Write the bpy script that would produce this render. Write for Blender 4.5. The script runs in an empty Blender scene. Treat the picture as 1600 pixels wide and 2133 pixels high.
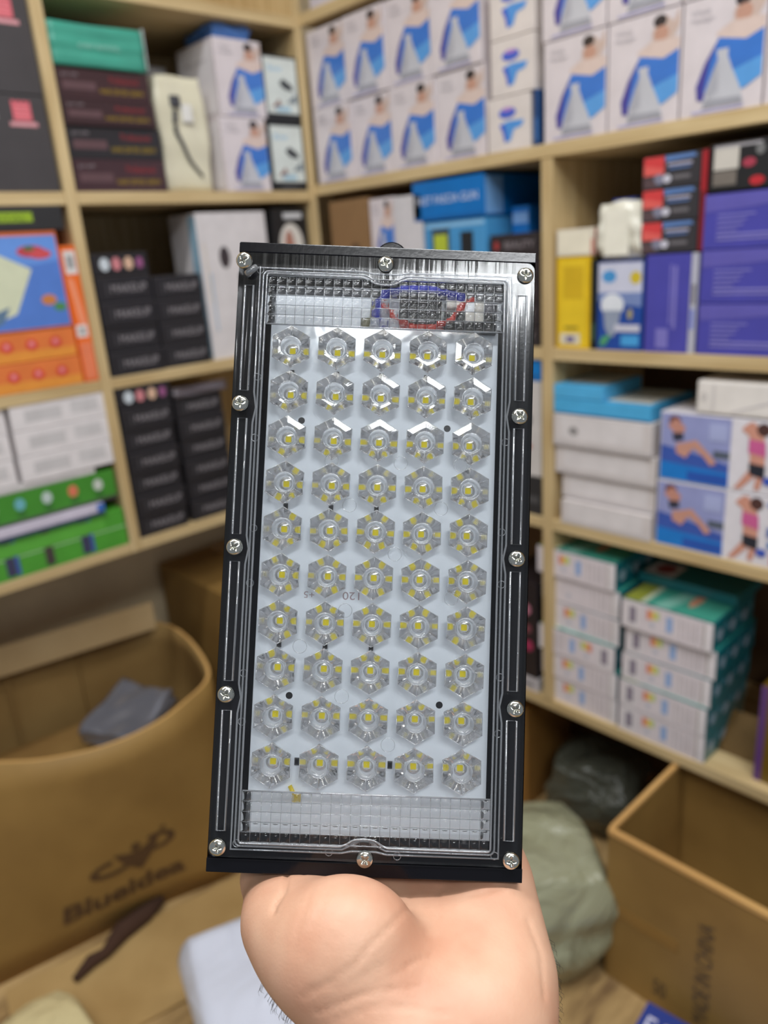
import bpy, bmesh, math, random
import numpy as np
from mathutils import Vector, Matrix
random.seed(7)
C = bpy.context.scene.collection

# ---------------------------------------------------------------- camera
FPX = 1600.0                      # focal length in pixels of a 1600x2133 frame
EYE = Vector((0, 0, 1.15))
YAW, PITCH, ROLL = (math.radians(v) for v in (47.912, 18.659, 4.256))
fwd = Vector((math.cos(PITCH)*math.cos(YAW), math.cos(PITCH)*math.sin(YAW), -math.sin(PITCH)))
rgt = Vector((math.sin(YAW), -math.cos(YAW), 0)); dwn = fwd.cross(rgt)
cR = math.cos(ROLL)*rgt + math.sin(ROLL)*dwn
cD = -math.sin(ROLL)*rgt + math.cos(ROLL)*dwn
camd = bpy.data.cameras.new('camera'); cam = bpy.data.objects.new('camera', camd); C.objects.link(cam)
camd.sensor_fit = 'HORIZONTAL'; camd.sensor_width = 36; camd.lens = 36*FPX/1600
camd.clip_start = 0.01
cam.matrix_world = Matrix(((cR.x, -cD.x, -fwd.x, EYE.x), (cR.y, -cD.y, -fwd.y, EYE.y), (cR.z, -cD.z, -fwd.z, EYE.z), (0, 0, 0, 1)))
camd.dof.use_dof = True; camd.dof.focus_distance = 0.256; camd.dof.aperture_fstop = 11.5
bpy.context.scene.camera = cam

# ---------------------------------------------------------------- light and exposure
sc = bpy.context.scene
sc.view_settings.view_transform = 'Standard'; sc.view_settings.look = 'None'
sc.view_settings.gamma = 1; sc.view_settings.exposure = 0.0
try: sc.view_settings.use_curve_mapping = False
except Exception: pass
w = bpy.data.worlds.new('world'); sc.world = w; w.use_nodes = True
bg = w.node_tree.nodes['Background']; bg.inputs[0].default_value = (0.80, 0.86, 0.95, 1); bg.inputs[1].default_value = 0.30
def area(name, loc, target, sx, sy, power, col=(1, 1, 1)):
    l = bpy.data.lights.new(name, 'AREA'); l.shape = 'RECTANGLE'; l.size = sx; l.size_y = sy; l.energy = power; l.color = col
    o = bpy.data.objects.new(name, l); C.objects.link(o); o.location = loc
    o.rotation_euler = (Vector(target)-Vector(loc)).to_track_quat('-Z', 'Y').to_euler(); return o
area('ceiling_tube_light', (-0.25, 0.55, 2.55), (-0.25, 0.55, 0), 1.2, 0.12, 21, (0.96, 0.98, 1.0))
area('ceiling_tube_light', (0.45, -0.35, 2.55), (0.5, -0.3, 0), 1.2, 0.12, 21, (0.96, 0.98, 1.0))
area('ceiling_tube_light', (-0.55, -1.10, 2.50), (0.15, 0.25, 1.0), 0.9, 0.16, 16, (0.95, 0.98, 1.0))
cy = sc.cycles
cy.transmission_bounces = 12; cy.max_bounces = 14; cy.transparent_max_bounces = 24
cy.use_denoising = True; cy.caustics_refractive = True; cy.caustics_reflective = True; cy.blur_glossy = 0.3
cy.sample_clamp_indirect = 6.0

# ---------------------------------------------------------------- materials
def lin(c): return tuple(((v/255)/12.92 if v/255 <= .04045 else ((v/255+.055)/1.055)**2.4) for v in c)
MATS = {}
def newmat(name):
    m = bpy.data.materials.new(name); m.use_nodes = True
    return m, m.node_tree.nodes, m.node_tree.links, m.node_tree.nodes['Principled BSDF']
def card(rgb, rough=.42, var=.06, metal=0, coat=.15, scale=30):
    k = ('card', rgb, rough, metal, coat, var)
    if k in MATS: return MATS[k]
    m, N, L, P = newmat('printed_card_%02x%02x%02x' % rgb)
    tc = N.new('ShaderNodeTexCoord'); no = N.new('ShaderNodeTexNoise'); no.inputs['Scale'].default_value = scale; no.inputs['Detail'].default_value = 3
    L.new(tc.outputs['Object'], no.inputs['Vector'])
    cr = N.new('ShaderNodeValToRGB'); c = lin(rgb)
    cr.color_ramp.elements[0].position = .3; cr.color_ramp.elements[1].position = .7
    cr.color_ramp.elements[0].color = tuple(v*(1-var) for v in c)+(1,); cr.color_ramp.elements[1].color = tuple(min(1, v*(1+var)) for v in c)+(1,)
    L.new(no.outputs['Fac'], cr.inputs['Fac']); L.new(cr.outputs['Color'], P.inputs['Base Color'])
    P.inputs['Roughness'].default_value = rough; P.inputs['Metallic'].default_value = metal
    P.inputs['Coat Weight'].default_value = coat; P.inputs['Coat Roughness'].default_value = .2
    MATS[k] = m; return m
def wood(name='pine_wood', a=(214, 190, 143), b=(186, 158, 110), axis=0, rough=.6):
    k = ('wood', name, axis)
    if k in MATS: return MATS[k]
    m, N, L, P = newmat(name)
    tc = N.new('ShaderNodeTexCoord'); mp = N.new('ShaderNodeMapping'); s = [26, 26, 26]; s[axis] = 2.0
    mp.inputs['Scale'].default_value = s; L.new(tc.outputs['Object'], mp.inputs['Vector'])
    no = N.new('ShaderNodeTexNoise'); no.inputs['Scale'].default_value = 2.5; no.inputs['Detail'].default_value = 6; no.inputs['Distortion'].default_value = .6
    L.new(mp.outputs[0], no.inputs['Vector'])
    cr = N.new('ShaderNodeValToRGB'); cr.color_ramp.elements[0].position = .32; cr.color_ramp.elements[1].position = .68
    cr.color_ramp.elements[0].color = lin(b)+(1,); cr.color_ramp.elements[1].color = lin(a)+(1,)
    L.new(no.outputs['Fac'], cr.inputs['Fac']); L.new(cr.outputs['Color'], P.inputs['Base Color'])
    bu = N.new('ShaderNodeBump'); bu.inputs['Strength'].default_value = .12; bu.inputs['Distance'].default_value = .002
    L.new(no.outputs['Fac'], bu.inputs['Height']); L.new(bu.outputs[0], P.inputs['Normal'])
    P.inputs['Roughness'].default_value = rough; MATS[k] = m; return m
def cardboard(name='corrugated_cardboard', a=(158, 124, 66), b=(136, 104, 52)):
    k = ('cb', name)
    if k in MATS: return MATS[k]
    m, N, L, P = newmat(name)
    tc = N.new('ShaderNodeTexCoord'); no = N.new('ShaderNodeTexNoise'); no.inputs['Scale'].default_value = 5; no.inputs['Detail'].default_value = 5
    L.new(tc.outputs['Object'], no.inputs['Vector'])
    cr = N.new('ShaderNodeValToRGB'); cr.color_ramp.elements[0].position = .35; cr.color_ramp.elements[1].position = .65
    cr.color_ramp.elements[0].color = lin(b)+(1,); cr.color_ramp.elements[1].color = lin(a)+(1,)
    L.new(no.outputs['Fac'], cr.inputs['Fac']); L.new(cr.outputs['Color'], P.inputs['Base Color'])
    P.inputs['Roughness'].default_value = .62; MATS[k] = m; return m

# ---------------------------------------------------------------- helpers
def link(name, me, parent=None):
    o = bpy.data.objects.new(name, me); C.objects.link(o)
    if parent is not None: o.parent = parent
    return o
def tag(o, label=None, cat=None, group=None, kind=None):
    if label: o['label'] = label
    if cat: o['category'] = cat
    if group: o['group'] = group
    if kind: o['kind'] = kind
    return o
def empty(name, loc=(0, 0, 0), rz=0):
    o = bpy.data.objects.new(name, None); C.objects.link(o); o.empty_display_size = .02
    o.location = loc; o.rotation_euler = (0, 0, rz); return o
def addbox(bm, x0, x1, y0, y1, z0, z1, mi=0, bev=0):
    v = [bm.verts.new(p) for p in ((x0, y0, z0), (x1, y0, z0), (x1, y1, z0), (x0, y1, z0), (x0, y0, z1), (x1, y0, z1), (x1, y1, z1), (x0, y1, z1))]
    fs = [bm.faces.new([v[i] for i in q]) for q in ((0, 3, 2, 1), (4, 5, 6, 7), (0, 1, 5, 4), (1, 2, 6, 5), (2, 3, 7, 6), (3, 0, 4, 7))]
    for f in fs: f.material_index = mi
    if bev:
        es = list({e for f in fs for e in f.edges})
        r = bmesh.ops.bevel(bm, geom=es, offset=bev, segments=2, affect='EDGES', profile=.6)
        for f in r['faces']: f.material_index = mi
def tube(bm, pts, r, n=8, mi=0, closed=False, smooth=True):
    pts = [Vector(p) for p in pts]; m = len(pts); rings = []
    up = Vector((0, 0, 1))
    for i, p in enumerate(pts):
        a = pts[(i-1) % m] if (closed or i > 0) else p; b = pts[(i+1) % m] if (closed or i < m-1) else p
        t = (b-a); t = t.normalized() if t.length > 1e-9 else Vector((1, 0, 0))
        s = t.cross(up)
        if s.length < 1e-3: s = t.cross(Vector((1, 0, 0)))
        s.normalize(); u = s.cross(t)
        rr = r[i] if isinstance(r, (list, tuple)) else r
        rings.append([bm.verts.new(p+rr*(math.cos(2*math.pi*k/n)*s+math.sin(2*math.pi*k/n)*u)) for k in range(n)])
    for i in range(m if closed else m-1):
        A, B = rings[i], rings[(i+1) % m]
        for k in range(n):
            f = bm.faces.new((A[k], A[(k+1) % n], B[(k+1) % n], B[k])); f.material_index = mi; f.smooth = smooth
    if not closed:
        for R_ in (rings[0], rings[-1]):
            f = bm.faces.new(R_); f.material_index = mi
def finish(bm, name, mats, parent=None, fixn=True):
    if fixn: bmesh.ops.recalc_face_normals(bm, faces=bm.faces)
    me = bpy.data.meshes.new(name); bm.to_mesh(me); bm.free()
    for m in (mats if isinstance(mats, (list, tuple)) else [mats]): me.materials.append(m)
    return link(name, me, parent)
TXT = {}
def text_geo(s):
    if s not in TXT:
        cu = bpy.data.curves.new('t', 'FONT'); cu.body = s; cu.align_x = 'LEFT'; cu.space_line = .9
        ob = bpy.data.objects.new('t', cu); me = bpy.data.meshes.new_from_object(ob)
        vs = [tuple(v.co[:2]) for v in me.vertices]; fs = [tuple(p.vertices) for p in me.polygons]
        bpy.data.objects.remove(ob); bpy.data.curves.remove(cu); bpy.data.meshes.remove(me)
        xs = [v[0] for v in vs]; ys = [v[1] for v in vs]
        x0, x1, y0, y1 = min(xs), max(xs), min(ys), max(ys)
        TXT[s] = ([((x-x0)/(x1-x0), (y-y0)/(y1-y0)) for x, y in vs], fs)
    return TXT[s]

# printed boxes: local x to the right along the front, y into the shelf, z up
def product_mesh(name, w, d, h, base, art, bev=.0012, rough=.42, coat=.15, bow=0):
    bm = bmesh.new(); cols = [base]
    addbox(bm, 0, w, 0, d, 0, h, 0, bev)
    layer = [0]
    def P(face, u, v, e):
        return {'F': (u*w, -e, v*h), 'L': (-e, (1-u)*d, v*h), 'R': (w+e, u*d, v*h), 'T': (u*w, v*d, h+e)}[face]
    def poly(face, col, pts, e):
        if col not in cols: cols.append(col)
        vs = [bm.verts.new(P(face, u, v, e)) for u, v in pts]
        try: f = bm.faces.new(vs); f.material_index = cols.index(col)
        except ValueError: pass
    e = .00025
    for it in art:
        e += .00006
        face, kind, col = it[0], it[1], it[2]
        if kind == 'r': u0, v0, u1, v1 = it[3:]; poly(face, col, [(u0, v0), (u1, v0), (u1, v1), (u0, v1)], e)
        elif kind == 'p': poly(face, col, it[3], e)
        elif kind == 'e':
            cx, cyy, rx, ry = it[3:7]; poly(face, col, [(cx+rx*math.cos(a*math.pi/9), cyy+ry*math.sin(a*math.pi/9)) for a in range(18)], e)
        elif kind == 't':
            s, u0, v0, u1, v1 = it[3:8]; rot = it[8] if len(it) > 8 else 0
            vs, fs = text_geo(s)
            if col not in cols: cols.append(col)
            def mp(x, y):
                if rot: x, y = 1-y, x
                return (u0+x*(u1-u0), v0+y*(v1-v0))
            bv = [bm.verts.new(P(face, *mp(x, y), e)) for x, y in vs]
            for f in fs:
                try: q = bm.faces.new([bv[i] for i in f]); q.material_index = cols.index(col)
                except ValueError: pass
    me = bpy.data.meshes.new(name); bm.normal_update(); bm.to_mesh(me); bm.free()
    for c in cols: me.materials.append(card(c, rough, coat=coat))
    return me
X2, Y1 = 1.069, 1.322             # front planes of the right and left shelving
def place(o, side, u, z, inset=.004, yaw=0):
    if side == 1: o.location = (u, Y1+inset, z); o.rotation_euler = (0, 0, yaw)
    else: o.location = (X2+inset, u, z); o.rotation_euler = (0, 0, -math.pi/2+yaw)
CACHE = {}
def product(name, label, cat, side, u, z, w, h, d, base, art, group=None, inset=.004, yaw=0, **kw):
    k = (name, round(w, 4), round(h, 4), round(d, 4), base, len(art), str(kw))
    if k in CACHE: o = CACHE[k].copy(); C.objects.link(o); [o.pop(q, None) for q in ('label', 'category', 'group')] if False else None
    else: o = link(name, product_mesh(name, w, d, h, base, art, **kw)); CACHE[k] = o
    if 'group' in o and not group: del o['group']
    tag(o, label, cat, group); place(o, side, u, z, inset, yaw); return o

# ---------------------------------------------------------------- the room
def slab(name, x0, x1, y0, y1, z0, z1, m, kind='structure', bev=0):
    bm = bmesh.new(); addbox(bm, x0, x1, y0, y1, z0, z1, 0, bev); return tag(finish(bm, name, m), kind=kind)
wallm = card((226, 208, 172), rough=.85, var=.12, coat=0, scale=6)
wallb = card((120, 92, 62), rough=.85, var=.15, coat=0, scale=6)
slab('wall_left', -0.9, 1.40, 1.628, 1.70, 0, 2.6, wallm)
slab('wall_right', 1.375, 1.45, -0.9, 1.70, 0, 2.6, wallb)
m, N, L, P = newmat('worn_plywood_floor')
tc = N.new('ShaderNodeTexCoord'); mp = N.new('ShaderNodeMapping'); mp.inputs['Rotation'].default_value = (0, 0, -.28); mp.inputs['Scale'].default_value = (2, 12, 1)
L.new(tc.outputs['Object'], mp.inputs[0]); n1 = N.new('ShaderNodeTexNoise'); n1.inputs['Scale'].default_value = 1.3; n1.inputs['Detail'].default_value = 8; n1.inputs['Roughness'].default_value = .65
L.new(mp.outputs[0], n1.inputs['Vector']); cr = N.new('ShaderNodeValToRGB')
cr.color_ramp.elements[0].position = .34; cr.color_ramp.elements[0].color = lin((96, 68, 40))+(1,)
cr.color_ramp.elements[1].position = .6; cr.color_ramp.elements[1].color = lin((196, 164, 112))+(1,)
e_ = cr.color_ramp.elements.new(.45); e_.color = lin((160, 130, 84))+(1,)
L.new(n1.outputs['Fac'], cr.inputs[0]); L.new(cr.outputs[0], P.inputs['Base Color']); P.inputs['Roughness'].default_value = .65
bu = N.new('ShaderNodeBump'); bu.inputs['Strength'].default_value = .3; bu.inputs['Distance'].default_value = .01; L.new(n1.outputs['Fac'], bu.inputs['Height']); L.new(bu.outputs[0], P.inputs['Normal'])
slab('floor', -0.9, 1.45, -0.9, 1.70, -.05, 0, m)
slab('ceiling', -1.6, 1.45, -1.6, 1.70, 2.6, 2.65, card((215, 212, 205), rough=.9, coat=0))

# left shelving unit: planks and uprights are parts of one piece of furniture
LZ = [.670, .974, 1.278, 1.585]; RZ = [.316, .684, .982, 1.288, 1.590]
T = .020
def plank(name, root, x0, x1, y0, y1, z0, z1, axis):
    bm = bmesh.new(); addbox(bm, x0, x1, y0, y1, z0, z1, 0, .0012)
    return finish(bm, name, wood('pine_wood_%s' % 'xyz'[axis], axis=axis), root)
ls = empty('shelving_unit', (0.35, Y1+.15, .65)); tag(ls, 'pale pine shelving along the left wall with one tall upright', 'shelves')
off = Vector(ls.location)
def LP(name, x0, x1, y0, y1, z0, z1, axis): return plank(name, ls, x0-off.x, x1-off.x, y0-off.y, y1-off.y, z0-off.z, z1-off.z, axis)
for z in LZ:
    LP('shelf_board', -.45, .5525, Y1, Y1+.30, z-T, z, 0); LP('shelf_board', .5725, 1.056, Y1, Y1+.30, z-T, z, 0)
LP('upright', .553, .572, Y1-.001, Y1+.30, LZ[0]-T, 1.95, 2)
LP('upright', 1.056, 1.074, Y1-.001, Y1+.30, LZ[0]-T, 1.95, 2)
for bx0, bx1 in ((-.45, .5525), (.5725, 1.056)):
    LP('back_panel', bx0, bx1, Y1+.296, Y1+.302, LZ[0], 1.95, 2)
rs = empty('shelving_unit', (X2+.15, .5, .3)); tag(rs, 'pale pine shelving along the right wall with one middle upright', 'shelves')
off2 = Vector(rs.location)
def RP(name, x0, x1, y0, y1, z0, z1, axis): return plank(name, rs, x0-off2.x, x1-off2.x, y0-off2.y, y1-off2.y, z0-off2.z, z1-off2.z, axis)
for i, z in enumerate(RZ):
    if i == 3 or i == 4 or i == 0: RP('shelf_board', X2, X2+.30, -.5, Y1-.002, z-T, z, 1)
    else: RP('shelf_board', X2, X2+.30, -.5, .744, z-T, z, 1); RP('shelf_board', X2, X2+.30, .765, Y1-.002, z-T, z, 1)
RP('upright', X2-.001, X2+.30, .7445, .7645, RZ[0]+.001, RZ[3]-T-.001, 2)
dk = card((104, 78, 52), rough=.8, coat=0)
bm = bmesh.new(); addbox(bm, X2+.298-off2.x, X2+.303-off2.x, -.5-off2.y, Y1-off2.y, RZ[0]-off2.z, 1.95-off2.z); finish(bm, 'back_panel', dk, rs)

# ---------------------------------------------------------------- printed designs
GR = (168, 160, 164); INK = (70, 66, 70); WH = (222, 214, 216)
def massager_art():
    f = 'F'
    return [(f, 't', (170, 164, 170), 'Whole', .10, .86, .34, .91), (f, 't', (170, 164, 170), 'Massager', .10, .79, .40, .84),
        (f, 'p', (204, 180, 168), [(.62, .72), (.62, .82), (.68, .92), (.80, .95), (.90, .88), (.97, .99), (.98, .84), (.90, .74), (.86, .62)]),
        (f, 'e', (52, 44, 46), .72, .91, .09, .055), (f, 'e', (196, 150, 130), .74, .80, .10, .07),
        (f, 'p', (216, 194, 184), [(.42, .68), (.60, .75), (.99, .74), (.99, .62), (.80, .57), (.46, .63)]),
        (f, 'p', (72, 66, 150), [(.46, .64), (.30, .45), (.20, .26), (.22, .14), (.34, .12), (.52, .50)]),
        (f, 'p', (60, 120, 205), [(.46, .64), (.78, .58), (.985, .64), (.985, .26), (.80, .18), (.40, .14), (.30, .20), (.36, .44)]),
        (f, 'p', (92, 160, 225), [(.62, .34), (.985, .42), (.985, .26), (.80, .18), (.60, .16)]),
        (f, 'p', (196, 196, 202), [(.44, .54), (.58, .54), (.58, .47), (.64, .36), (.74, .20), (.80, .06), (.28, .06), (.32, .20), (.40, .36), (.46, .46)]),
        (f, 'p', (160, 160, 168), [(.30, .06), (.78, .06), (.76, .12), (.32, .13)]),
        (f, 'p', (176, 176, 184), [(.40, .36), (.46, .46), (.48, .20), (.36, .13), (.33, .2)]),
        (f, 'r', (178, 176, 214), .16, .022, .80, .042),
        ('L', 'r', (228, 222, 224), .06, .05, .94, .95), ('L', 't', GR, 'Massager', .2, .7, .8, .78)]
MA = massager_art(); MB = (218, 208, 210)
def massager(label, side, u, z, w=.107, h=.134, group='white massager boxes', inset=.004, yaw=0, d=.13):
    return product('massager_box', label, 'box', side, u, z, w, h, d, MB, MA, group, inset, yaw, rough=.3, coat=.5)

# ---- right wall, upper shelf: white massager boxes
gm = 'white massager boxes on the upper right shelf'
ordn = ['first', 'second', 'third', 'fourth']
for r in range(2):
    for c in range(4):
        massager('white massager box with blue panel, %s row, %s from the shelf corner' % (('lower', 'upper')[r], ordn[c]), 2, 1.309-c*.1085+(.004 if r else 0), RZ[3]+r*.1355, group=gm, inset=.004+.003*((c+r) % 2))
gm2 = 'white massager boxes right of the butterfly boxes'
for r in range(2):
    for c in range(4):
        if r == 1 and c == 3: continue
        massager('white massager box with blue panel, %s row, %s to the right of the butterfly boxes' % (('lower', 'upper')[r], ordn[c]), 2, .7615-c*.1075+(.003 if r else 0), RZ[3]+r*.1355, w=.105, group=gm2)
bf = [('F', 'e', (70, 100, 205), .47, .70, .20, .10), ('F', 'e', (190, 130, 205), .47, .765, .13, .028), ('F', 'p', (84, 152, 222), [(.28, .50), (.50, .55), (.86, .53), (.80, .42), (.62, .38), (.54, .18), (.40, .16), (.36, .34)]),
      ('F', 'p', (60, 90, 200), [(.28, .50), (.40, .50), (.46, .20), (.40, .16), (.36, .34)])]
gb = 'stacked cream boxes with blue butterfly massagers'
for k, nm in enumerate(('lowest', 'middle', 'topmost')):
    product('butterfly_massager_box', 'cream box with a blue butterfly-shaped massager, %s of its stack' % nm, 'box', 2, .866-(.004 if k else -.004), RZ[3]+k*.0785, .083, .0775, .12, (222, 212, 206), bf, gb, coat=.4)
slim = product('slim_blue_box', 'thin dark blue box squeezed beside the lowest butterfly box', 'box', 2, .781, RZ[3], .009, .078, .12, (34, 70, 120), [('F', 'r', (60, 110, 170), .2, .1, .8, .5)])
# above the top shelf
grey_print = [('F', 'e', (120, 124, 132), .3, .45, .2, .25), ('F', 'r', (170, 170, 186), .1, .1, .9, .2)]
for k, nm in enumerate(('nearest the corner', 'in the middle', 'furthest from the corner')):
    product('white_carton_box', 'white box with grey print above the butterfly shelf, %s' % nm, 'box', 2, 1.29-k*.13, RZ[4], .12, .16, .14, (206, 198, 206), grey_print, 'white boxes on the top right shelf')

# ---- right wall, second shelf, left compartment
product('brown_carton', 'plain brown carton with a dark mark, left end of the dim compartment', 'carton', 2, 1.285, RZ[2], .115, .27, .16, (142, 108, 70), [('F', 'e', (96, 72, 46), .62, .58, .2, .12)], coat=0, rough=.7)
massager('white massager box beside the plain brown carton', 2, 1.165, RZ[2]+.13, w=.065, group=None)
product('white_carton_box', 'white box below the massager box in the dim compartment', 'box', 2, 1.165, RZ[2], .065, .128, .15, (206, 200, 204), [('F', 'r', (180, 178, 190), .1, .3, .8, .4)])
product('white_carton_box', 'tall plain white box left of the bright blue boxes', 'box', 2, 1.098, RZ[2], .070, .262, .15, (214, 210, 212), [('F', 'r', (196, 192, 200), .1, .1, .9, .4)])
bl = [('F', 't', (214, 220, 236), 'FAST FASCIA GUN', .05, .42, .92, .62), ('F', 'r', (10, 96, 168), 0.01, .02, .99, .10), ('R', 'r', (120, 170, 225), .02, .05, .3, .95)]
product('bright_blue_box', 'bright blue box with a white printed line, tilted on top of the pale blue box', 'box', 2, 1.048, RZ[2]+.214, .165, .066, .17, (0, 112, 190), bl)
pb = [('F', 'r', (60, 72, 80), .12, .22, .42, .88), ('F', 'r', (186, 200, 60), .16, .30, .38, .78), ('F', 'r', (32, 36, 38), .60, .30, .80, .80), ('F', 'r', (140, 190, 226), .02, .90, .98, .97)]
product('pale_blue_box', 'pale blue box showing a yellow-green screen and a black gadget', 'box', 2, 1.022, RZ[2]+.114, .142, .097, .16, (72, 150, 205), pb)
product('white_carton_box', 'white box under the pale blue gadget box', 'box', 2, 1.022, RZ[2], .142, .112, .16, (210, 206, 208), grey_print)
product('narrow_blue_box', 'narrow blue box with white header standing right of the pale blue box', 'box', 2, .868, RZ[2]+.10, .035, .125, .12, (20, 110, 190), [('F', 'r', (130, 170, 220), .05, .78, .95, .92), ('F', 'r', (60, 70, 110), .05, .1, .95, .45)], inset=.06)
dkart = [('F', 't', (150, 140, 144), 'BEAUTY', .30, .36, .90, .66), ('F', 'e', (170, 60, 60), .14, .5, .05, .2)]
gd = 'dark boxes beside the right upright'
for k, nm in enumerate(('lowest', 'second', 'third', 'fourth', 'topmost')):
    product('dark_cosmetic_box', 'black cosmetic box beside the right upright, %s of its stack' % nm, 'box', 2, .872, RZ[2]+k*.0365, .100, .0355, .2, (44, 38, 40), dkart, gd)
# strip of the shelf below, left compartment
product('bright_blue_box', 'small bright blue box on top of the tall white box, left of the right upright', 'box', 2, .835, RZ[1]+.241, .065, .044, .14, (0, 120, 196), [('F', 'r', (30, 90, 150), .1, .1, .9, .25)])
product('white_carton_box', 'tall white box with a dark oval picture left of the right upright', 'box', 2, .835, RZ[1]+.072, .065, .168, .14, (206, 200, 196), [('F', 'e', (60, 60, 62), .45, .6, .25, .10), ('F', 'e', (190, 110, 100), .5, .32, .2, .04)])
product('dark_cosmetic_box', 'black box under the tall white box left of the right upright', 'box', 2, .835, RZ[1], .065, .071, .14, (48, 48, 50), [('F', 'r', (80, 80, 82), .1, .3, .9, .5)])
# bottom shelf, left of the teal boxes
product('black_floral_box', 'black box with pink dots standing left of the teal-topped stacks', 'box', 2, .875, RZ[0]+.03, .093, .20, .15, (36, 30, 34), [('F', 'e', (190, 120, 140), .75, .72, .1, .06), ('F', 'e', (130, 70, 80), .78, .52, .08, .05), ('F', 'e', (170, 50, 90), .8, .34, .1, .06)])
product('white_tray_box', 'flat white box under the black floral box', 'box', 2, .878, RZ[0], .098, .029, .18, (196, 190, 192), [('F', 'r', (120, 116, 120), .1, .35, .9, .6)])

# ---- right wall, second shelf, right compartment
yl = [('F', 'r', (236, 200, 40), .10, .03, .90, .97), ('F', 'r', (214, 176, 30), .2, .55, .8, .9), ('F', 'r', (224, 214, 190), .12, .05, .72, .17), ('F', 'r', (120, 110, 150), .3, .07, .55, .14), ('F', 'r', (150, 130, 40), .25, .22, .65, .25)]
product('yellow_box', 'tall yellow box standing against the right upright', 'box', 2, .739, RZ[2], .061, .140, .12, (226, 184, 20), yl)
product('white_red_box', 'small cream box with red sides on top of the yellow box', 'box', 2, .739, RZ[2]+.141, .066, .040, .12, (224, 214, 196), [('R', 'r', (190, 60, 40), .02, .05, .98, .95), ('F', 'r', (206, 110, 90), .94, .02, .99, .6), ('F', 'r', (236, 228, 206), .05, .08, .9, .92)])
product('purple_box', 'small purple box lying behind the cream and red box', 'box', 2, .725, RZ[2]+.141, .07, .058, .10, (110, 70, 120), [('F', 'e', (216, 190, 180), .5, .7, .2, .2)], inset=.14)
product('slim_black_box', 'slim black box between the yellow box and the light bulb box', 'box', 2, .6765, RZ[2], .010, .135, .12, (22, 30, 26), [('F', 'r', (60, 90, 70), .2, .1, .8, .3)])
bb = [('F', 'r', (206, 208, 226), .02, .66, .98, .99), ('F', 'p', (120, 140, 190), [(.02, .66), (.98, .66), (.98, .50), (.02, .56)]), ('F', 'e', (70, 150, 210), .26, .84, .16, .07), ('F', 'e', (214, 190, 50), .84, .82, .12, .07),
      ('F', 'e', (226, 230, 236), .34, .52, .26, .13), ('F', 'p', (150, 160, 180), [(.14, .46), (.54, .46), (.48, .26), (.38, .16), (.28, .16), (.18, .26)]), ('F', 'r', (206, 206, 220), .40, .22, .96, .30),
      ('F', 'r', (70, 160, 220), .55, .06, .95, .18), ('F', 'p', (80, 160, 110), [(.05, .05), (.12, .16), (.34, .18), (.20, .06)]), ('F', 'e', (170, 160, 120), .74, .42, .06, .06)]
product('light_bulb_box', 'blue box printed with a white light bulb', 'box', 2, .6645, RZ[2], .075, .130, .11, (24, 72, 160), bb)

# SDF mesher: smooth union of tapered capsules -> one continuous surface
def smin(a, b, k):
    h = np.clip(.5+.5*(b-a)/k, 0, 1); return b*(1-h)+a*h-k*h*(1-h)
def sd_caps(P, a, b, r0, r1):
    a = np.array(a, float); b = np.array(b, float); ab = b-a; L2 = max((ab@ab), 1e-12)
    t = np.clip(((P-a)@ab)/L2, 0, 1); q = P-a-t[..., None]*ab
    return np.sqrt((q*q).sum(-1))-(r0+(r1-r0)*t)
def sd_ell(P, c, r, R=None):
    q = P-np.array(c, float)
    if R is not None: q = q@R
    r = np.array(r, float); k0 = np.sqrt(((q/r)**2).sum(-1)); k1 = np.sqrt(((q/(r*r))**2).sum(-1))+1e-9
    return k0*(k0-1)/k1
def surface_nets(fn, lo, hi, h):
    n = [int(math.ceil((hi[i]-lo[i])/h))+1 for i in range(3)]
    ax = [lo[i]+h*np.arange(n[i]) for i in range(3)]
    V = np.empty(n, np.float32)
    for i in range(n[0]):
        G = np.stack(np.meshgrid(ax[0][i:i+1], ax[1], ax[2], indexing='ij'), -1); V[i] = fn(G)[0]
    S = V < 0
    acc = np.zeros([m-1 for m in n]+[3]); cnt = np.zeros([m-1 for m in n])
    base = np.stack(np.meshgrid(*[np.arange(m-1) for m in n], indexing='ij'), -1).astype(float)
    cor = [(a, b, c) for a in (0, 1) for b in (0, 1) for c in (0, 1)]
    def sl(A, c): return A[c[0]:n[0]-1+c[0], c[1]:n[1]-1+c[1], c[2]:n[2]-1+c[2]]
    for c in cor:
        for d in range(3):
            if c[d]: continue
            e = list(c); e[d] = 1
            v0, v1 = sl(V, c), sl(V, e); cr_ = sl(S, c) != sl(S, e)
            t = np.where(cr_, v0/np.where(np.abs(v0-v1) < 1e-12, 1, v0-v1), 0)
            for q in range(3): acc[..., q] += np.where(cr_, c[q]+(t if q == d else 0), 0)
            cnt += cr_
    act = cnt > 0; idx = -np.ones(act.shape, int); idx[act] = np.arange(act.sum())
    verts = (base[act]+acc[act]/cnt[act][:, None])*h+np.array(lo)
    faces = []
    for d in range(3):
        o1, o2 = (d+1) % 3, (d+2) % 3
        s0 = [slice(None)]*3; s1 = [slice(None)]*3; s0[d] = slice(0, -1); s1[d] = slice(1, None)
        A, B = S[tuple(s0)], S[tuple(s1)]; ch = A != B
        I = np.argwhere(ch)
        I = I[(I[:, o1] > 0) & (I[:, o2] > 0) & (I[:, o1] < n[o1]-1) & (I[:, o2] < n[o2]-1)]
        def g(da, db):
            J = I.copy(); J[:, o1] -= da; J[:, o2] -= db; return idx[J[:, 0], J[:, 1], J[:, 2]]
        q = np.stack([g(1, 1), g(0, 1), g(0, 0), g(1, 0)], 1)
        fl = ~A[I[:, 0], I[:, 1], I[:, 2]]; q[fl] = q[fl][:, ::-1]; faces.append(q)
    return verts, np.concatenate(faces)
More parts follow.
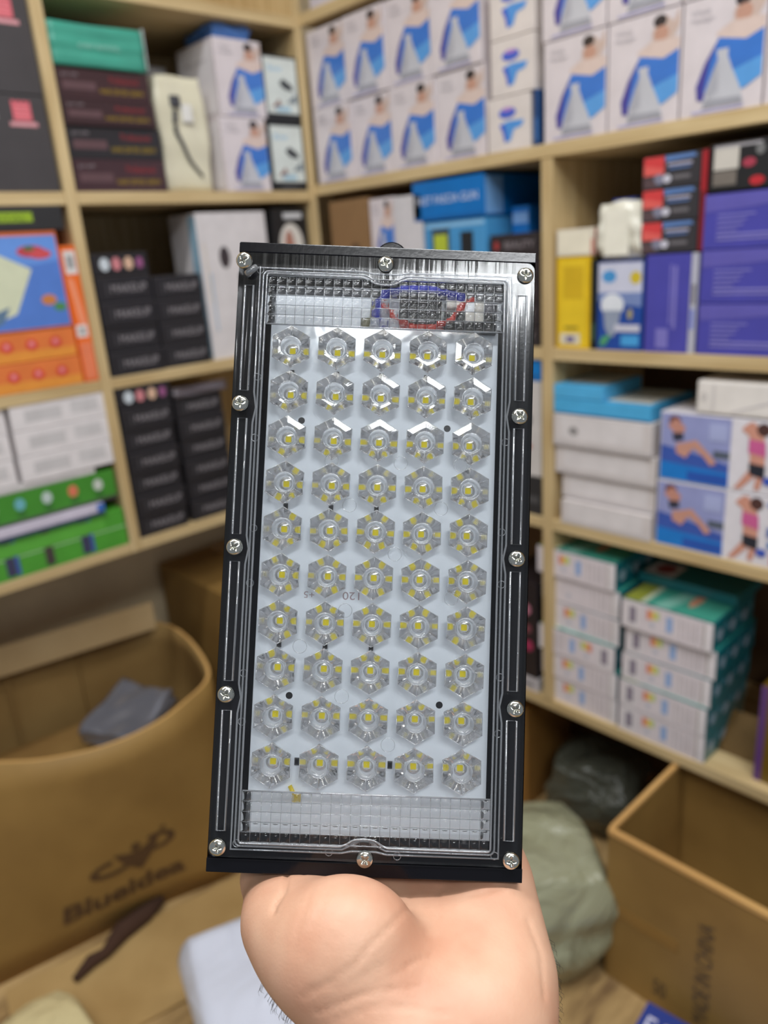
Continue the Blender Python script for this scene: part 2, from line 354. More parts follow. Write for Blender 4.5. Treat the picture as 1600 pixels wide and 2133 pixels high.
def relax(v, f, it=2, lam=.5):
    e = np.concatenate([f[:, [0, 1]], f[:, [1, 2]], f[:, [2, 3]], f[:, [3, 0]]]); e = np.concatenate([e, e[:, ::-1]])
    for _ in range(it):
        s = np.zeros_like(v); c = np.zeros(len(v)); np.add.at(s, e[:, 0], v[e[:, 1]]); np.add.at(c, e[:, 0], 1); v = v+lam*(s/np.maximum(c, 1)[:, None]-v)
    return v
def mesh_from(name, v, f, mat, parent=None):
    me = bpy.data.meshes.new(name); me.from_pydata([tuple(p) for p in v], [], [tuple(int(i) for i in q) for q in f]); me.update()
    for p in me.polygons: p.use_smooth = True
    me.materials.append(mat); return link(name, me, parent)

# crumpled white box (plastic wrapped) on the bulb box
def crumple_box(name, w, h, d, mat, amp, parent=None, seed=1, n=14, pinch=0, rnd_=0):
    rnd = random.Random(seed); bm = bmesh.new(); bmesh.ops.create_cube(bm, size=1)
    bmesh.ops.subdivide_edges(bm, edges=bm.edges, cuts=n, use_grid_fill=True)
    ph = [rnd.uniform(0, 6.28) for _ in range(9)]
    for v in bm.verts:
        x, y, z = v.co
        q = Vector((x*.97+math.copysign(abs(x)**6*.9, x)*0, y, z))
        if rnd_:
            rr = (abs(x)**3.2+abs(y)**3.2+abs(z)**3.2)**(1/3.2); kk = (1-rnd_)+rnd_*.5/max(rr, .3); x, y, z = x*kk, y*kk, max(z*kk, -.5)
        s = 1-.10*pinch*abs(2*z)**3
        dx = amp*(math.sin(9*z+ph[0]+4*y)+.6*math.sin(17*x+ph[1]+9*z)); dy = amp*(math.sin(8*x+ph[2]+6*z)+.6*math.sin(19*z+ph[3])); dz = amp*(math.sin(7*x+ph[4]+5*y)+.5*math.sin(15*y+ph[5]+6*x))
        v.co = Vector((w*(x*s+.5)+dx, d*(y*s+.5)+dy, h*(z+.5)+(dz if z > -.45 else 0)))
    for f in bm.faces: f.smooth = True
    return finish(bm, name, mat, parent)
o = crumple_box('crumpled_cream_box', .072, .080, .10, card((226, 222, 206), rough=.3, coat=.4), .0022, seed=3, pinch=1); tag(o, 'crumpled cream box wrapped in film on top of the light bulb box', 'box'); place(o, 2, .666, RZ[2]+.133)
bm = bmesh.new(); addbox(bm, .012, .052, -.0028, -.0012, .006, .070, 0, .0005); finish(bm, 'paper_panel', card((240, 236, 220)), o)
bm = bmesh.new(); addbox(bm, .018, .054, .01, .09, .0795, .0840, 0, .001); finish(bm, 'blue_top_print', card((40, 60, 130)), o)

tri = [('F', 'r', (214, 64, 66), .02, .42, .38, .98), ('F', 'p', (226, 96, 90), [(.02, .42), (.38, .42), (.38, .60), (.02, .75)]), ('F', 'p', (96, 132, 190), [(.40, .80), (.93, .86), (.90, .97), (.40, .97)]), ('F', 'r', (176, 172, 190), .44, .66, .86, .74),
       ('F', 'p', (80, 110, 160), [(.46, .54), (.82, .56), (.86, .62), (.46, .62)]), ('F', 'e', (130, 130, 150), .30, .28, .10, .17), ('F', 'e', (206, 204, 216), .44, .28, .07, .13), ('F', 'r', (110, 106, 110), .54, .24, .84, .36), ('F', 'p', (90, 70, 74), [(.02, .02), (.3, .02), (.2, .3), (.02, .38)])]
gt = 'stacked black boxes with red and blue corners'
for k, nm in enumerate(('lowest', 'middle', 'topmost')):
    product('red_blue_black_box', 'black box with red corner and blue stripes, %s of its stack' % nm, 'box', 2, .596, RZ[2]+.139+k*.0425, .083, .0415, .15, (52, 50, 54), tri, gt)
product('slim_red_box', 'slim dark red box standing right of the red and blue stack', 'box', 2, .5118, RZ[2]+.139, .0085, .127, .15, (120, 24, 34), [('F', 'r', (170, 36, 44), .1, .6, .9, .98)])
pv = (74, 72, 168)
pu = [('F', 'p', (98, 92, 178), [(0.01, .98), (.99, .98), (.99, .9), (.3, .72), (.01, .68)])]+[('F', 'r', (142, 136, 204), .10, .60-.09*i, (.36, .30, .28, .24)[i], .625-.09*i) for i in range(4)]+[('F', 'r', (150, 144, 210), .10, .24, .94, .27), ('F', 'r', (142, 136, 204), .10, .16, .94, .19)]
product('purple_blue_box', 'upright purple-blue box with vertical lettering under the red and blue stack', 'box', 2, .5855, RZ[2], .0665, .137, .15, pv, [('F', 'r', (126, 120, 196), .56, .3, .60, .9), ('F', 'r', (126, 120, 196), .64, .25, .72, .88), ('F', 'r', (126, 120, 196), .28, .05, .56, .25)])
product('silver_strip_box', 'slim silver-edged box right of the upright purple-blue box', 'box', 2, .5185, RZ[2], .010, .137, .15, (186, 186, 200), [('F', 'r', (120, 116, 120), .3, .5, .8, .7), ('F', 'r', (130, 140, 210), .2, .25, .8, .45)], rough=.25)
gp = 'wide purple-blue boxes stacked at the right edge'
for k, nm in enumerate(('lowest', 'middle', 'topmost')):
    product('purple_blue_box', 'wide purple-blue box with pale lettering, %s of its stack' % nm, 'box', 2, .505, RZ[2]+k*.0700, .19, .069, .18, pv, pu, gp, yaw=0)
sw = [('F', 'r', (206, 200, 190), .03, .45, .20, .92), ('F', 'r', (120, 112, 104), .03, .12, .19, .42), ('F', 'r', (170, 166, 170), .03, .90, .35, .96), ('F', 'e', (170, 60, 80), .27, .55, .045, .10), ('F', 'e', (190, 40, 50), .33, .16, .05, .10), ('F', 'e', (236, 62, 56), .53, .50, .055, .17),
      ('F', 'r', (140, 140, 144), .48, .66, .58, .98), ('F', 'r', (90, 90, 94), .45, .10, .62, .38), ('F', 'e', (120, 120, 120), .34, .80, .03, .12), ('F', 'r', (90, 90, 90), .9, .5, .98, .95)]
product('kitchen_tool_box', 'black box with white label and red round pictures on the purple-blue stack', 'box', 2, .501, RZ[2]+.212, .19, .057, .16, (30, 30, 32), sw)

# ---- right wall, third shelf, right compartment
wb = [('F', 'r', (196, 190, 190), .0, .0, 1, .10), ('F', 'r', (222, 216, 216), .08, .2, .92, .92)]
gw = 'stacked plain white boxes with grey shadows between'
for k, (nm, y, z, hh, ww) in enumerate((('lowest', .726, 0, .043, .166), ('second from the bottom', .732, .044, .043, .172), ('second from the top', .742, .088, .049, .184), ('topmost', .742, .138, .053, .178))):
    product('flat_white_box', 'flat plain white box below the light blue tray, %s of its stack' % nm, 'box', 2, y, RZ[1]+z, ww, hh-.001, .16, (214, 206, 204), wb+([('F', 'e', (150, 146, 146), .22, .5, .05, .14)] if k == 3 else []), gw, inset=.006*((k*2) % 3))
t = product('light_blue_box', 'light blue flat box on top of the plain white stack, left half raised', 'box', 2, .744, RZ[1]+.192, .175, .024, .14, (76, 172, 222), [('T', 'r', (224, 222, 214), .05, .1, .95, .95), ('F', 'r', (60, 140, 190), .01, .03, .99, .1)])
t = product('light_blue_box', 'small light blue box lying on the left of the larger light blue one', 'box', 2, .744, RZ[1]+.217, .092, .022, .12, (82, 176, 226), [('T', 'r', (214, 212, 206), .1, .2, .9, .95)])
ex = [('F', 'r', (150, 156, 204), .01, .02, .565, .98), ('F', 'p', (58, 90, 176), [(.01, .22), (.56, .12), (.56, .34), (.3, .44), (.01, .52)]), ('F', 'p', (20, 124, 208), [(.01, .02), (.565, .02), (.565, .22), (.01, .28)]), ('F', 'r', (36, 84, 176), .24, .04, .56, .18),
      ('F', 'e', (110, 64, 60), .12, .88, .05, .07), ('F', 'p', (196, 140, 124), [(.06, .80), (.13, .92), (.21, .80), (.19, .68), (.12, .70), (.09, .76)]), ('F', 'p', (50, 52, 70), [(.10, .70), (.19, .72), (.20, .62), (.12, .58)]),
      ('F', 'p', (206, 152, 134), [(.14, .56), (.20, .58), (.30, .64), (.42, .44), (.47, .34), (.42, .30), (.36, .42), (.28, .52), (.22, .36), (.14, .42)]), ('F', 'r', (86, 96, 110), .44, .42, .565, .52), ('F', 'r', (170, 178, 220), .40, .66, .54, .9),
      ('F', 'p', (210, 150, 130), [(.68, .94), (.72, .98), (.80, .86), (.82, .62), (.83, .30), (.80, .06), (.76, .06), (.77, .26), (.66, .04), (.61, .04), (.72, .34), (.71, .60), (.70, .78), (.64, .86)]),
      ('F', 'e', (80, 50, 46), .80, .88, .05, .09), ('F', 'p', (206, 96, 150), [(.70, .74), (.82, .72), (.83, .52), (.70, .56)]), ('F', 'p', (34, 38, 50), [(.71, .42), (.83, .40), (.83, .22), (.72, .26)]),
      ('F', 'r', (58, 110, 190), .88, .86, .995, .92), ('F', 'r', (40, 90, 170), .89, .44, .995, .58), ('F', 'e', (60, 90, 190), .86, .20, .04, .06), ('F', 'r', (214, 60, 50), .93, .06, .995, .22), ('F', 'r', (40, 120, 190), .90, .28, .995, .38)]
ge = 'exercise wheel boxes stacked on the middle right shelf'
for k, nm in enumerate(('lower', 'upper')):
    product('exercise_box', 'white and blue exercise box printed with two women training, %s of two' % nm, 'box', 2, .5535-.001*k, RZ[1]+.1065*k, .188, .1055, .15, (226, 222, 228), ex, ge, yaw=0)
wl = link('white_appliance_box', product_mesh('white_appliance_box', .16, .13, .048, (232, 226, 220), [('F', 'r', (214, 208, 204), .14, .1, .17, .9), ('F', 'p', (206, 200, 200), [(.3, .1), (.34, .1), (.8, .6), (.8, .7)]), ('F', 'e', (206, 200, 196), .07, .5, .03, .15)], bev=.004)); tag(wl, 'long white box with rounded edges lying on the upper exercise box', 'box'); place(wl, 2, .500, RZ[1]+.214)

# ---- right wall, bottom shelf: two teal-topped stacks
def tea(fl=0):
    m_ = (lambda u0, u1: (u0, u1)) if not fl else (lambda u0, u1: (1-u1, 1-u0))
    A = []
    def R_(c, u0, v0, u1, v1):
        a, b = m_(u0, u1); A.append(('F', 'r', c, a, v0, b, v1))
    R_((226, 220, 222), .04, .08, .20, .94); R_((140, 130, 146), .09, .22, .17, .80)
    for i, c in enumerate(((226, 130, 110), (232, 170, 110), (224, 210, 120), (190, 206, 120))):
        R_(c, .29+.035*i, .5+.02*i, .325+.035*i, .84)
    R_((150, 178, 222), .51, .26, .58, .78); R_((196, 194, 204), .33, .22, .38, .44)
    for i in range(4): R_((186, 176, 176), .66+.055*i, .16, .67+.055*i, .84)
    R_((180, 172, 164), .90, .1, .915, .92); R_((232, 226, 228), .925, .03, .985, .97)
    A += [('T', 'r', (150, 156, 60), .01, .01, .20, .99), ('T', 'r', (70, 160, 140), .26, .01, .99, .99), ('T', 'p', (130, 190, 174), [(.34, .01), (.5, .01), (.75, .99), (.6, .99)]), ('T', 'e', (214, 150, 120), .66, .4, .05, .2), ('T', 'r', (196, 206, 180), .20, .01, .26, .99)]
    for i in range(3):
        A += [('R', 'e', (150, 176, 196), .14+.3*i, .5, .07, .2), ('R', 'e', (86, 150, 170), .28+.3*i, .64, .05, .14)]
    return A
TA, TB = tea(), tea(1); TEAL = (14, 110, 122)
gl = 'left stack of teal-topped white boxes'
nl = ['bottom box', 'second box from the bottom', 'third box from the bottom', 'fourth box from the bottom', 'fifth box from the bottom', 'top box']
def teabox(label, u, z, w, group, inset, yaw, flip=False, plain=False):
    art = TB if flip else TA
    base = TEAL
    A = [('F', 'r', (222, 212, 216), .0, .0, 1, 1)]+([a for a in art if not (a[0] == 'F' and 220 > a[2][0] > 100 and a[3] if False else False)])
    if plain: A = [a for i, a in enumerate(A) if not (a[0] == 'F' and i in (3, 4, 5, 6, 7))]
    product('teal_top_box', label, 'box', 2, u, z, w, .0508, .15, base, A, group, inset, yaw, coat=.35, rough=.35, bev=.0006+.00001*(1 if flip else 0))
for k in range(6):
    teabox('white box with teal top, %s in the left of two stacks' % nl[k], (.771, .772, .7765, .772, .774, .781)[k], RZ[0]+.0003+k*.0518, .158, gl, (.010, .007, .004, .012, .012, .006)[k], (-.01, .0, .01, -.01, 0, .01)[k], flip=(k == 2), plain=(k == 4))
gr_ = 'right stack of teal-topped white boxes'
for k in range(5):
    teabox('white box with teal top, %s in the right of two stacks' % (nl[k] if k < 4 else 'top box'), (.607, .607, .605, .601, .605)[k], RZ[0]+.0003+k*.0518, .156, gr_, (-.0, .0, .003, .004, -.004)[k]+.004, (0, -.01, .0, .01, 0)[k])
product('teal_picture_box', 'teal box with a small photo print lying across the back of the right stack', 'box', 2, .615, RZ[0]+.262, .17, .018, .10, (20, 104, 112), [('T', 'r', (206, 196, 206), .04, .05, .35, .6), ('T', 'e', (150, 60, 70), .2, .35, .1, .2)], inset=.07)
product('purple_olive_box', 'purple box with olive side standing at the right end of the bottom shelf', 'box', 2, .378, RZ[0], .09, .17, .16, (110, 84, 20), [('F', 'r', (96, 60, 120), .0, .0, .12, 1)], inset=.02)

# ---- left wall, left bay
pk = [('F', 't', (226, 110, 120), '\u25A0', .82, .70, .9, .8), ] if False else []
def black_logo(du):
    a = [('F', 'r', (216, 100, 112), du, .74, du+.085, .94), ('F', 'r', (214, 150, 156), du-.02, .68, du+.105, .725)]
    for i in range(3): a.append(('F', 'r', (236, 140, 146), du+.01, .775+.05*i, du+.075, .79+.05*i))
    for i in range(3): a.append(('F', 'r', (74, 50, 56), du+.018+.025*i, .92, du+.026+.025*i, .94))
    return a+[('F', 't', (150, 146, 148), 'M', du-.12, .74, du-.07, .82)]
gk = 'large black boxes with a pink emblem'
product('large_black_box', 'large matte black box with a pink emblem, lower of the two at the upper left', 'box', 1, .215, LZ[2], .334, .138, .2, (64, 60, 62), black_logo(.845), gk, rough=.6)
product('large_black_box', 'large matte black box with a pink emblem, upper of the two at the upper left', 'box', 1, .217, LZ[2]+.1395, .334, .138, .2, (64, 60, 62), black_logo(.845), gk, rough=.6, inset=.006)
product('black_green_box', 'black box with green lettering behind the blue kitchen scale box', 'box', 1, .30, LZ[1]+.2475, .242, .036, .2, (46, 46, 48), [('F', 'r', (150, 180, 44), .42, .35, .80, .75), ('F', 't', (60, 90, 30), 'DIGITAL', .46, .42, .76, .62)], inset=.0)
sb = [('F', 'r', (86, 128, 208), .01, .02, .985, .955), ('F', 'p', (104, 150, 224), [(.01, .5), (.985, .7), (.985, .955), (.01, .955)]), ('F', 'p', (212, 216, 186), [(.10, .42), (.55, .80), (.78, .62), (.62, .18), (.45, .10), (.12, .22)]), ('F', 'p', (94, 122, 150), [(.34, .14), (.58, .26), (.52, .10), (.44, .06)]),
      ('F', 'e', (190, 70, 80), .80, .80, .10, .06), ('F', 'e', (206, 80, 86), .86, .77, .08, .05), ('F', 'e', (70, 110, 60), .79, .83, .04, .025), ('F', 'e', (206, 130, 70), .86, .30, .055, .055), ('F', 'e', (80, 140, 80), .93, .22, .045, .045), ('F', 't', (70, 100, 170), 'SCALE', .15, .86, .5, .92)]
product('kitchen_scale_box', 'blue box with orange rim picturing a pale kitchen scale and fruit', 'box', 1, .300, LZ[1]+.0955, .226, .151, .2, (214, 110, 60), sb, inset=.002)
ob = [('F', 'p', (232, 150, 60), [(.01, .02), (.99, .02), (.99, .35), (.01, .45)])]+[('F', 'e', (216, 70, 56), .60+.14*i, .55, .035, .20) for i in range(3)]+[('F', 'e', (236, 150, 150), .60+.14*i, .58, .014, .09) for i in range(3)]+[('F', 'e', (216, 70, 56), .2, .55, .035, .2)]
go = 'orange boxes under the kitchen scale box'
for k, nm in enumerate(('lower', 'upper')):
    product('orange_box', 'orange box with red round prints, %s of two under the scale box' % nm, 'box', 1, .245, LZ[1]+.0475*k, .280, .0465, .2, (226, 122, 60), ob, go, inset=.003*k)
oe = [('F', 'r', (226, 220, 216), .1, .80, .9, .965), ('F', 'r', (160, 160, 160), .25, .84, .75, .93), ('F', 'p', (244, 150, 110), [(.1, .78), (.5, .76), (.9, .4), (.4, .42)]), ('F', 'r', (226, 220, 216), .05, .34, .8, .43), ('F', 'r', (150, 150, 150), .3, .36, .6, .41), ('F', 'r', (236, 130, 90), .1, .02, .9, .3)]
product('orange_spine_box', 'narrow upright orange box with barcode labels beside the left upright', 'box', 1, .5275, LZ[1], .0245, .222, .16, (242, 112, 34), oe, inset=.0)
# white and green boxes
wx = [('F', 'r', (200, 196, 196), .14, .28, .52, .74), ('F', 'r', (204, 200, 200), .62, .32, .92, .80)]
gx = 'white boxes stacked on the green ones'
for c, (cn, u0, ww) in enumerate((('right column', .392, .160), ('left column', .225, .160))):
    for k, nm in enumerate(('lowest', 'middle', 'topmost')):
        product('white_parcel_box', 'white box with faint grey print, %s of the %s on the lower left shelf' % (nm, cn), 'box', 1, u0+.001*k, LZ[0]+.1560+.0433*k, ww, .0426, .17, (226, 220, 220), wx, gx, inset=.006 if c else .002)
product('flat_white_box', 'flat white box directly under the white parcel boxes', 'box', 1, .20, LZ[0]+.1445, .315, .0105, .17, (206, 202, 200), [('F', 'r', (180, 176, 176), .1, .1, .9, .3)])
g1 = [('F', 'r', (70, 60, 66), 0, 0, 1, .10)]
for i in range(7): g1 += [('F', 'e', ((190, 206, 200), (216, 120, 90), (200, 206, 196), (110, 180, 190))[i % 4], .16+.125*i, .60, .024, .20), ('F', 'r', (50, 100, 50), .14+.125*i, .22, .18+.125*i, .32)]
product('green_box', 'green box with a row of round coloured pictures on the lower left shelf', 'box', 1, .185, LZ[0]+.0915, .362, .0525, .17, (66, 140, 44), g1, inset=.004)
product('flat_silver_box', 'flat white and navy box between the two green boxes', 'box', 1, .17, LZ[0]+.0710, .345, .020, .17, (206, 198, 214), [('F', 'r', (40, 60, 90), 0, 0, 1, .28), ('F', 'r', (60, 110, 190), .96, .3, 1, 1)], inset=-.006)
g2 = [('F', 'r', (150, 196, 140), .0, .50, 1, .54)]+[('F', 'r', ((60, 60, 90), (70, 62, 60))[i % 2], .10+.17*i, .08, .14+.17*i, .95) for i in range(5)]+[('F', 'r', (60, 80, 170), .142+.34*i, .08, .157+.34*i, .95) for i in range(3)]+[('F', 'r', (90, 170, 60), .2, .56, .9, .9)]
product('green_box', 'green box with dark vertical bands at the bottom of the lower left shelf', 'box', 1, .165, LZ[0], .384, .0705, .17, (76, 156, 50), g2, inset=.0)

# ---- left wall, right bay, upper shelf
def maroon(c2): return [('F', 't', (150, 44, 48), 'Professional', .56, .60, .88, .82), ('F', 't', (160, 132, 30), 'HAIR DRYER 2000W', .44, .22, .93, .40), ('F', 't', (150, 140, 144), 'profi', .06, .72, .22, .84), ('F', 'r', c2, .05, .30, .40, .58)]
gma = 'maroon and black hair dryer boxes'
for k, (nm, col, u, h, ww) in enumerate((('bottom', (66, 42, 48), .5765, .050, .164), ('second from the bottom, blacker', (40, 38, 42), .5765, .049, .166), ('third from the bottom', (58, 36, 40), .5768, .038, .16), ('top', (62, 38, 42), .577, .044, .158))):
    z = LZ[2]+(0, .0508, .1006, .1394)[k]
    product('hair_dryer_box', 'dark hair dryer box with yellow lettering, %s of its stack' % nm, 'box', 1, u, z, ww, h, .17, col, maroon((96, 70, 74)), gma, inset=.004+.004*(k % 2))
o = crumple_box('teal_box', .160, .060, .14, card((66, 160, 138), rough=.45), .0012, seed=8); tag(o, 'teal box with dented lid on top of the hair dryer boxes', 'box'); place(o, 1, .575, LZ[2]+.187, inset=.006)
bm = bmesh.new(); vs, fs = text_geo('ceramic'); bv = [bm.verts.new((.045+x*.07, -.0035, .026+y*.008)) for x, y in vs]
for f in fs: bm.faces.new([bv[i] for i in f])
finish(bm, 'lettering', card((150, 200, 186)), o)
bm = bmesh.new(); addbox(bm, .1605, .163, -.001, .13, .004, .064, 0, .0005); finish(bm, 'pale_end_flap', card((190, 196, 192)), o)
# clear bag with a hair tool
m_film, N, L, P = newmat('clear_film')
P.inputs['Base Color'].default_value = lin((222, 216, 190))+(1,); P.inputs['Roughness'].default_value = .3; P.inputs['Coat Weight'].default_value = .4
o = crumple_box('wrapped_hair_tool', .096, .190, .10, m_film, .0020, seed=5, pinch=.8); tag(o, 'cream film-wrapped pack with a dark curling wand, beside the hair dryer boxes', 'pack'); place(o, 1, .752, LZ[2], inset=.02)
bm = bmesh.new(); tube(bm, [(.030+.002*math.sin(i)+.045*max(0, (i-6)/9)**1.3, -.004, .150-.0088*i) for i in range(15)], [.005-.00018*i for i in range(15)], 10); addbox(bm, .024, .044, -.006, -.001, .140, .158, 0, .002)
finish(bm, 'curling_wand', card((66, 66, 72), rough=.3), o)
bm = bmesh.new(); addbox(bm, .045, .066, -.0055, -.001, .115, .145, 0, .003); finish(bm, 'white_handle', card((230, 228, 222), rough=.3), o)
massager('white massager box on the left wall, lower of the pair', 1, .866, LZ[2], w=.100, h=.1275, group='pair of white massager boxes on the left wall')
massager('white massager box on the left wall, upper of the pair', 1, .871, LZ[2]+.1285, w=.102, h=.1275, group='pair of white massager boxes on the left wall')
o = crumple_box('clear_film_bundle', .08, .025, .10, card((70, 120, 190), rough=.2, coat=.6), .002, seed=12, pinch=1); tag(o, 'crumpled blue film bundle lying on the upper massager box of the left wall', 'bundle'); place(o, 1, .885, LZ[2]+.259, inset=.02)
product('silver_box', 'silver-grey box behind the wrapped hair tool on the left wall', 'box', 1, .82, LZ[2], .040, .235, .08, (186, 184, 186), [('F', 'r', (120, 116, 116), .1, .1, .9, .8)], inset=.16, rough=.25)
bw = [('F', 'r', (214, 220, 214), .04, .14, .95, .96), ('F', 't', (130, 180, 214), 'Blower', .14, .76, .55, .85), ('F', 'p', (40, 42, 46), [(.44, .60), (.55, .66), (.80, .56), (.82, .48), (.60, .50), (.50, .54)]), ('F', 'p', (150, 120, 112), [(.16, .22), (.40, .36), (.46, .22)]), ('F', 'r', (160, 196, 214), .3, .17, .7, .24), ('F', 'p', (120, 130, 136), [(.6, .3), (.9, .45), (.9, .3)])]
ggd = 'black and white gadget boxes'
product('gadget_box', 'black box with a white picture panel, lower of two near the shelf corner', 'box', 1, .972, LZ[2], .083, .122, .12, (24, 26, 28), bw+[('F', 't', (120, 120, 124), 'SELECT', .25, .04, .75, .09)], ggd)
product('gadget_box', 'black box with a white picture panel, upper of two near the shelf corner', 'box', 1, .973, LZ[2]+.123, .083, .116, .12, (24, 26, 28), bw, ggd)

# ---- left wall, right bay: black makeup boxes
mk = [('F', 't', (150, 144, 148), 'MAKEUP', .26, .34, .90, .66), ('F', 'r', (70, 68, 72), .17, .25, .20, .75), ('F', 'r', (58, 56, 60), .0, .92, 1, .99)]
dots = [('F', 'e', (206, 214, 220), .22, .5, .085, .30), ('F', 'e', (206, 130, 136), .43, .5, .08, .30), ('F', 'e', (214, 176, 150), .65, .5, .08, .30), ('F', 'e', (150, 84, 130), .85, .5, .065, .27)]
BK = (36, 34, 38)
g4 = 'black makeup boxes on the middle left shelf'; rows4 = ['bottom', 'second', 'third', 'top']
for k in range(4):
    product('makeup_box', 'black makeup box, left column of the middle left shelf, row %s' % (rows4[k] if k in (0, 3) else rows4[k]+' from bottom'), 'box', 1, .5765+.001*(k % 2), LZ[1]+.0426*k, .102, .0418, .15, BK, mk, g4, inset=.004*(k % 2))
for k in range(4):
    product('makeup_box', 'black makeup box, right column of the middle left shelf, row %s' % (rows4[k] if k in (0, 3) else rows4[k]+' from bottom'), 'box', 1, .6825+.001*(k % 2), LZ[1]+.0410*k, .098, .0402, .15, BK, mk, g4, inset=.006)
product('palette_display_box', 'black box with four coloured discs on top of the middle left makeup boxes', 'box', 1, .576, LZ[1]+.171, .102, .036, .13, BK, dots, inset=.002)
wf = [('F', 'e', (60, 50, 52), .34, .70, .075, .075), ('F', 'p', (34, 34, 40), [(.50, .38), (.52, .58), (.62, .62), (.70, .55), (.68, .36)]), ('F', 'e', (34, 34, 40), .55, .34, .10, .07), ('F', 'r', (176, 190, 206), .10, .20, .13, .60), ('F', 'r', (210, 190, 150), .07, .4, .08, .8), ('L', 'r', (150, 186, 206), .72, .02, .98, .98)]
product('headphone_box', 'large white box with black earpiece pictures, partly behind the floodlight', 'box', 1, .790, LZ[1], .155, .268, .10, (218, 212, 212), wf, inset=.01)
product('salon_box', 'black box with white-haired portrait and pink band, top of it above the floodlight', 'box', 1, .963, LZ[1], .088, .272, .10, (30, 30, 32), [('F', 'e', (220, 214, 206), .50, .74, .34, .16), ('F', 'e', (176, 124, 108), .44, .73, .14, .12), ('F', 'r', (200, 84, 140), .05, .42, .95, .62), ('F', 'r', (206, 206, 208), .32, .93, .85, .97)], inset=.012)
g6 = 'black makeup boxes on the lower left shelf'; rows6 = ['bottom row', 'second row from the bottom', 'third row from the bottom', 'fourth row from the bottom', 'fifth row from the bottom', 'top row']
for k in range(6):
    product('makeup_box', 'black makeup box on the lower left shelf, left column, %s' % rows6[k], 'box', 1, .5765+.0012*(k % 2), LZ[0]+.0410*k, .102, .0402, .15, BK, mk, g6, inset=.004*((k+1) % 2))
for k in range(6):
    product('makeup_box', 'black makeup box on the lower left shelf, right column, %s' % rows6[k], 'box', 1, .690+.0012*(k % 2), LZ[0]+.0410*k, .102, .0402, .15, BK, mk, g6, inset=.004*(k % 2)+.006)
product('palette_display_box', 'black box with four coloured discs on top of the lower left makeup boxes', 'box', 1, .576, LZ[0]+.247, .106, .036, .13, BK, dots, inset=.002)
o = crumple_box('wrapped_palette', .115, .016, .13, card((96, 88, 94), rough=.15, coat=.8), .0010, seed=21); tag(o, 'film-wrapped grey pack lying on the right column of the lower left makeup boxes', 'pack'); place(o, 1, .69, LZ[0]+.2475, inset=.004)
# ---------------------------------------------------------------- cartons, bags, floor things
CB = cardboard()
CI = cardboard('cardboard_inside', (172, 140, 86), (152, 120, 70))
def catmull(lp, i, t):
    n_ = len(lp); p0, p1, p2, p3 = (Vector(lp[(i+k) % n_]) for k in (-1, 0, 1, 2))
    return .5*((2*p1)+(p2-p0)*t+(2*p0-5*p1+4*p2-p3)*t*t+(3*p1-p0-3*p2+p3)*t**3)
def wall_loop(name, base, top, z0, z1, th, mat, matrim, label, cat, n=12, bulge=0):
    """open carton from a base loop and a top loop of (x, y) points; returns its root"""
    def dens(lp):
        out = []
        m_ = len(lp)
        for i in range(m_):
            a, b = Vector(lp[i]), Vector(lp[(i+1) % m_])
            for k in range(6): out.append(catmull(lp, i, k/6))
        return out
    bl_, tl = dens(base), dens(top); cb = sum(bl_, Vector((0, 0)))/len(bl_)
    root = empty(name, (cb.x, cb.y, z0)); tag(root, label, cat)
    bm = bmesh.new(); cols = 8; m_ = len(bl_); O = []; I = []
    for k in range(cols+1):
        t = k/cols; z = (z1-z0)*t; ro = []; ri = []
        for i in range(m_):
            p = bl_[i].lerp(tl[i], t)-cb; d = p.normalized()
            p = p*(1+bulge*math.sin(math.pi*t))
            ro.append(bm.verts.new((p.x, p.y, z))); q = p-d*th; ri.append(bm.verts.new((q.x, q.y, max(z, th))))
        O.append(ro); I.append(ri)
    for k in range(cols):
        for i in range(m_):
            j = (i+1) % m_
            f = bm.faces.new((O[k][i], O[k][j], O[k+1][j], O[k+1][i])); f.smooth = True
            f = bm.faces.new((I[k][j], I[k][i], I[k+1][i], I[k+1][j])); f.material_index = 1; f.smooth = True
    for i in range(m_):
        j = (i+1) % m_
        f = bm.faces.new((O[-1][i], O[-1][j], I[-1][j], I[-1][i])); f.material_index = 2
    f = bm.faces.new(O[0][::-1]); f = bm.faces.new(I[0]); f.material_index = 1
    finish(bm, 'carton_body', [mat, CI, matrim], root, fixn=True)
    return root, cb
rimm = cardboard('cardboard_edge_highlight', (214, 170, 104), (196, 150, 88))  # cut edge, lightened so the rim highlight is in the colour
baseL = [(-.30, 1.36), (.02, 1.262), (.22, 1.220), (.42, 1.185), (.60, 1.150), (.665, 1.32), (.70, 1.50), (.30, 1.585), (-.22, 1.60)]
topL = [(-.16, 1.38), (.135, 1.285), (.285, 1.160), (.400, 1.115), (.515, 1.135), (.615, 1.215), (.645, 1.475), (.42, 1.545), (-.10, 1.60)]
cartL, cbL = wall_loop('open_carton', baseL, topL, .0, .42, .006, CB, rimm, 'large open brown carton with bowed front on the floor at the left', 'carton', bulge=.012)
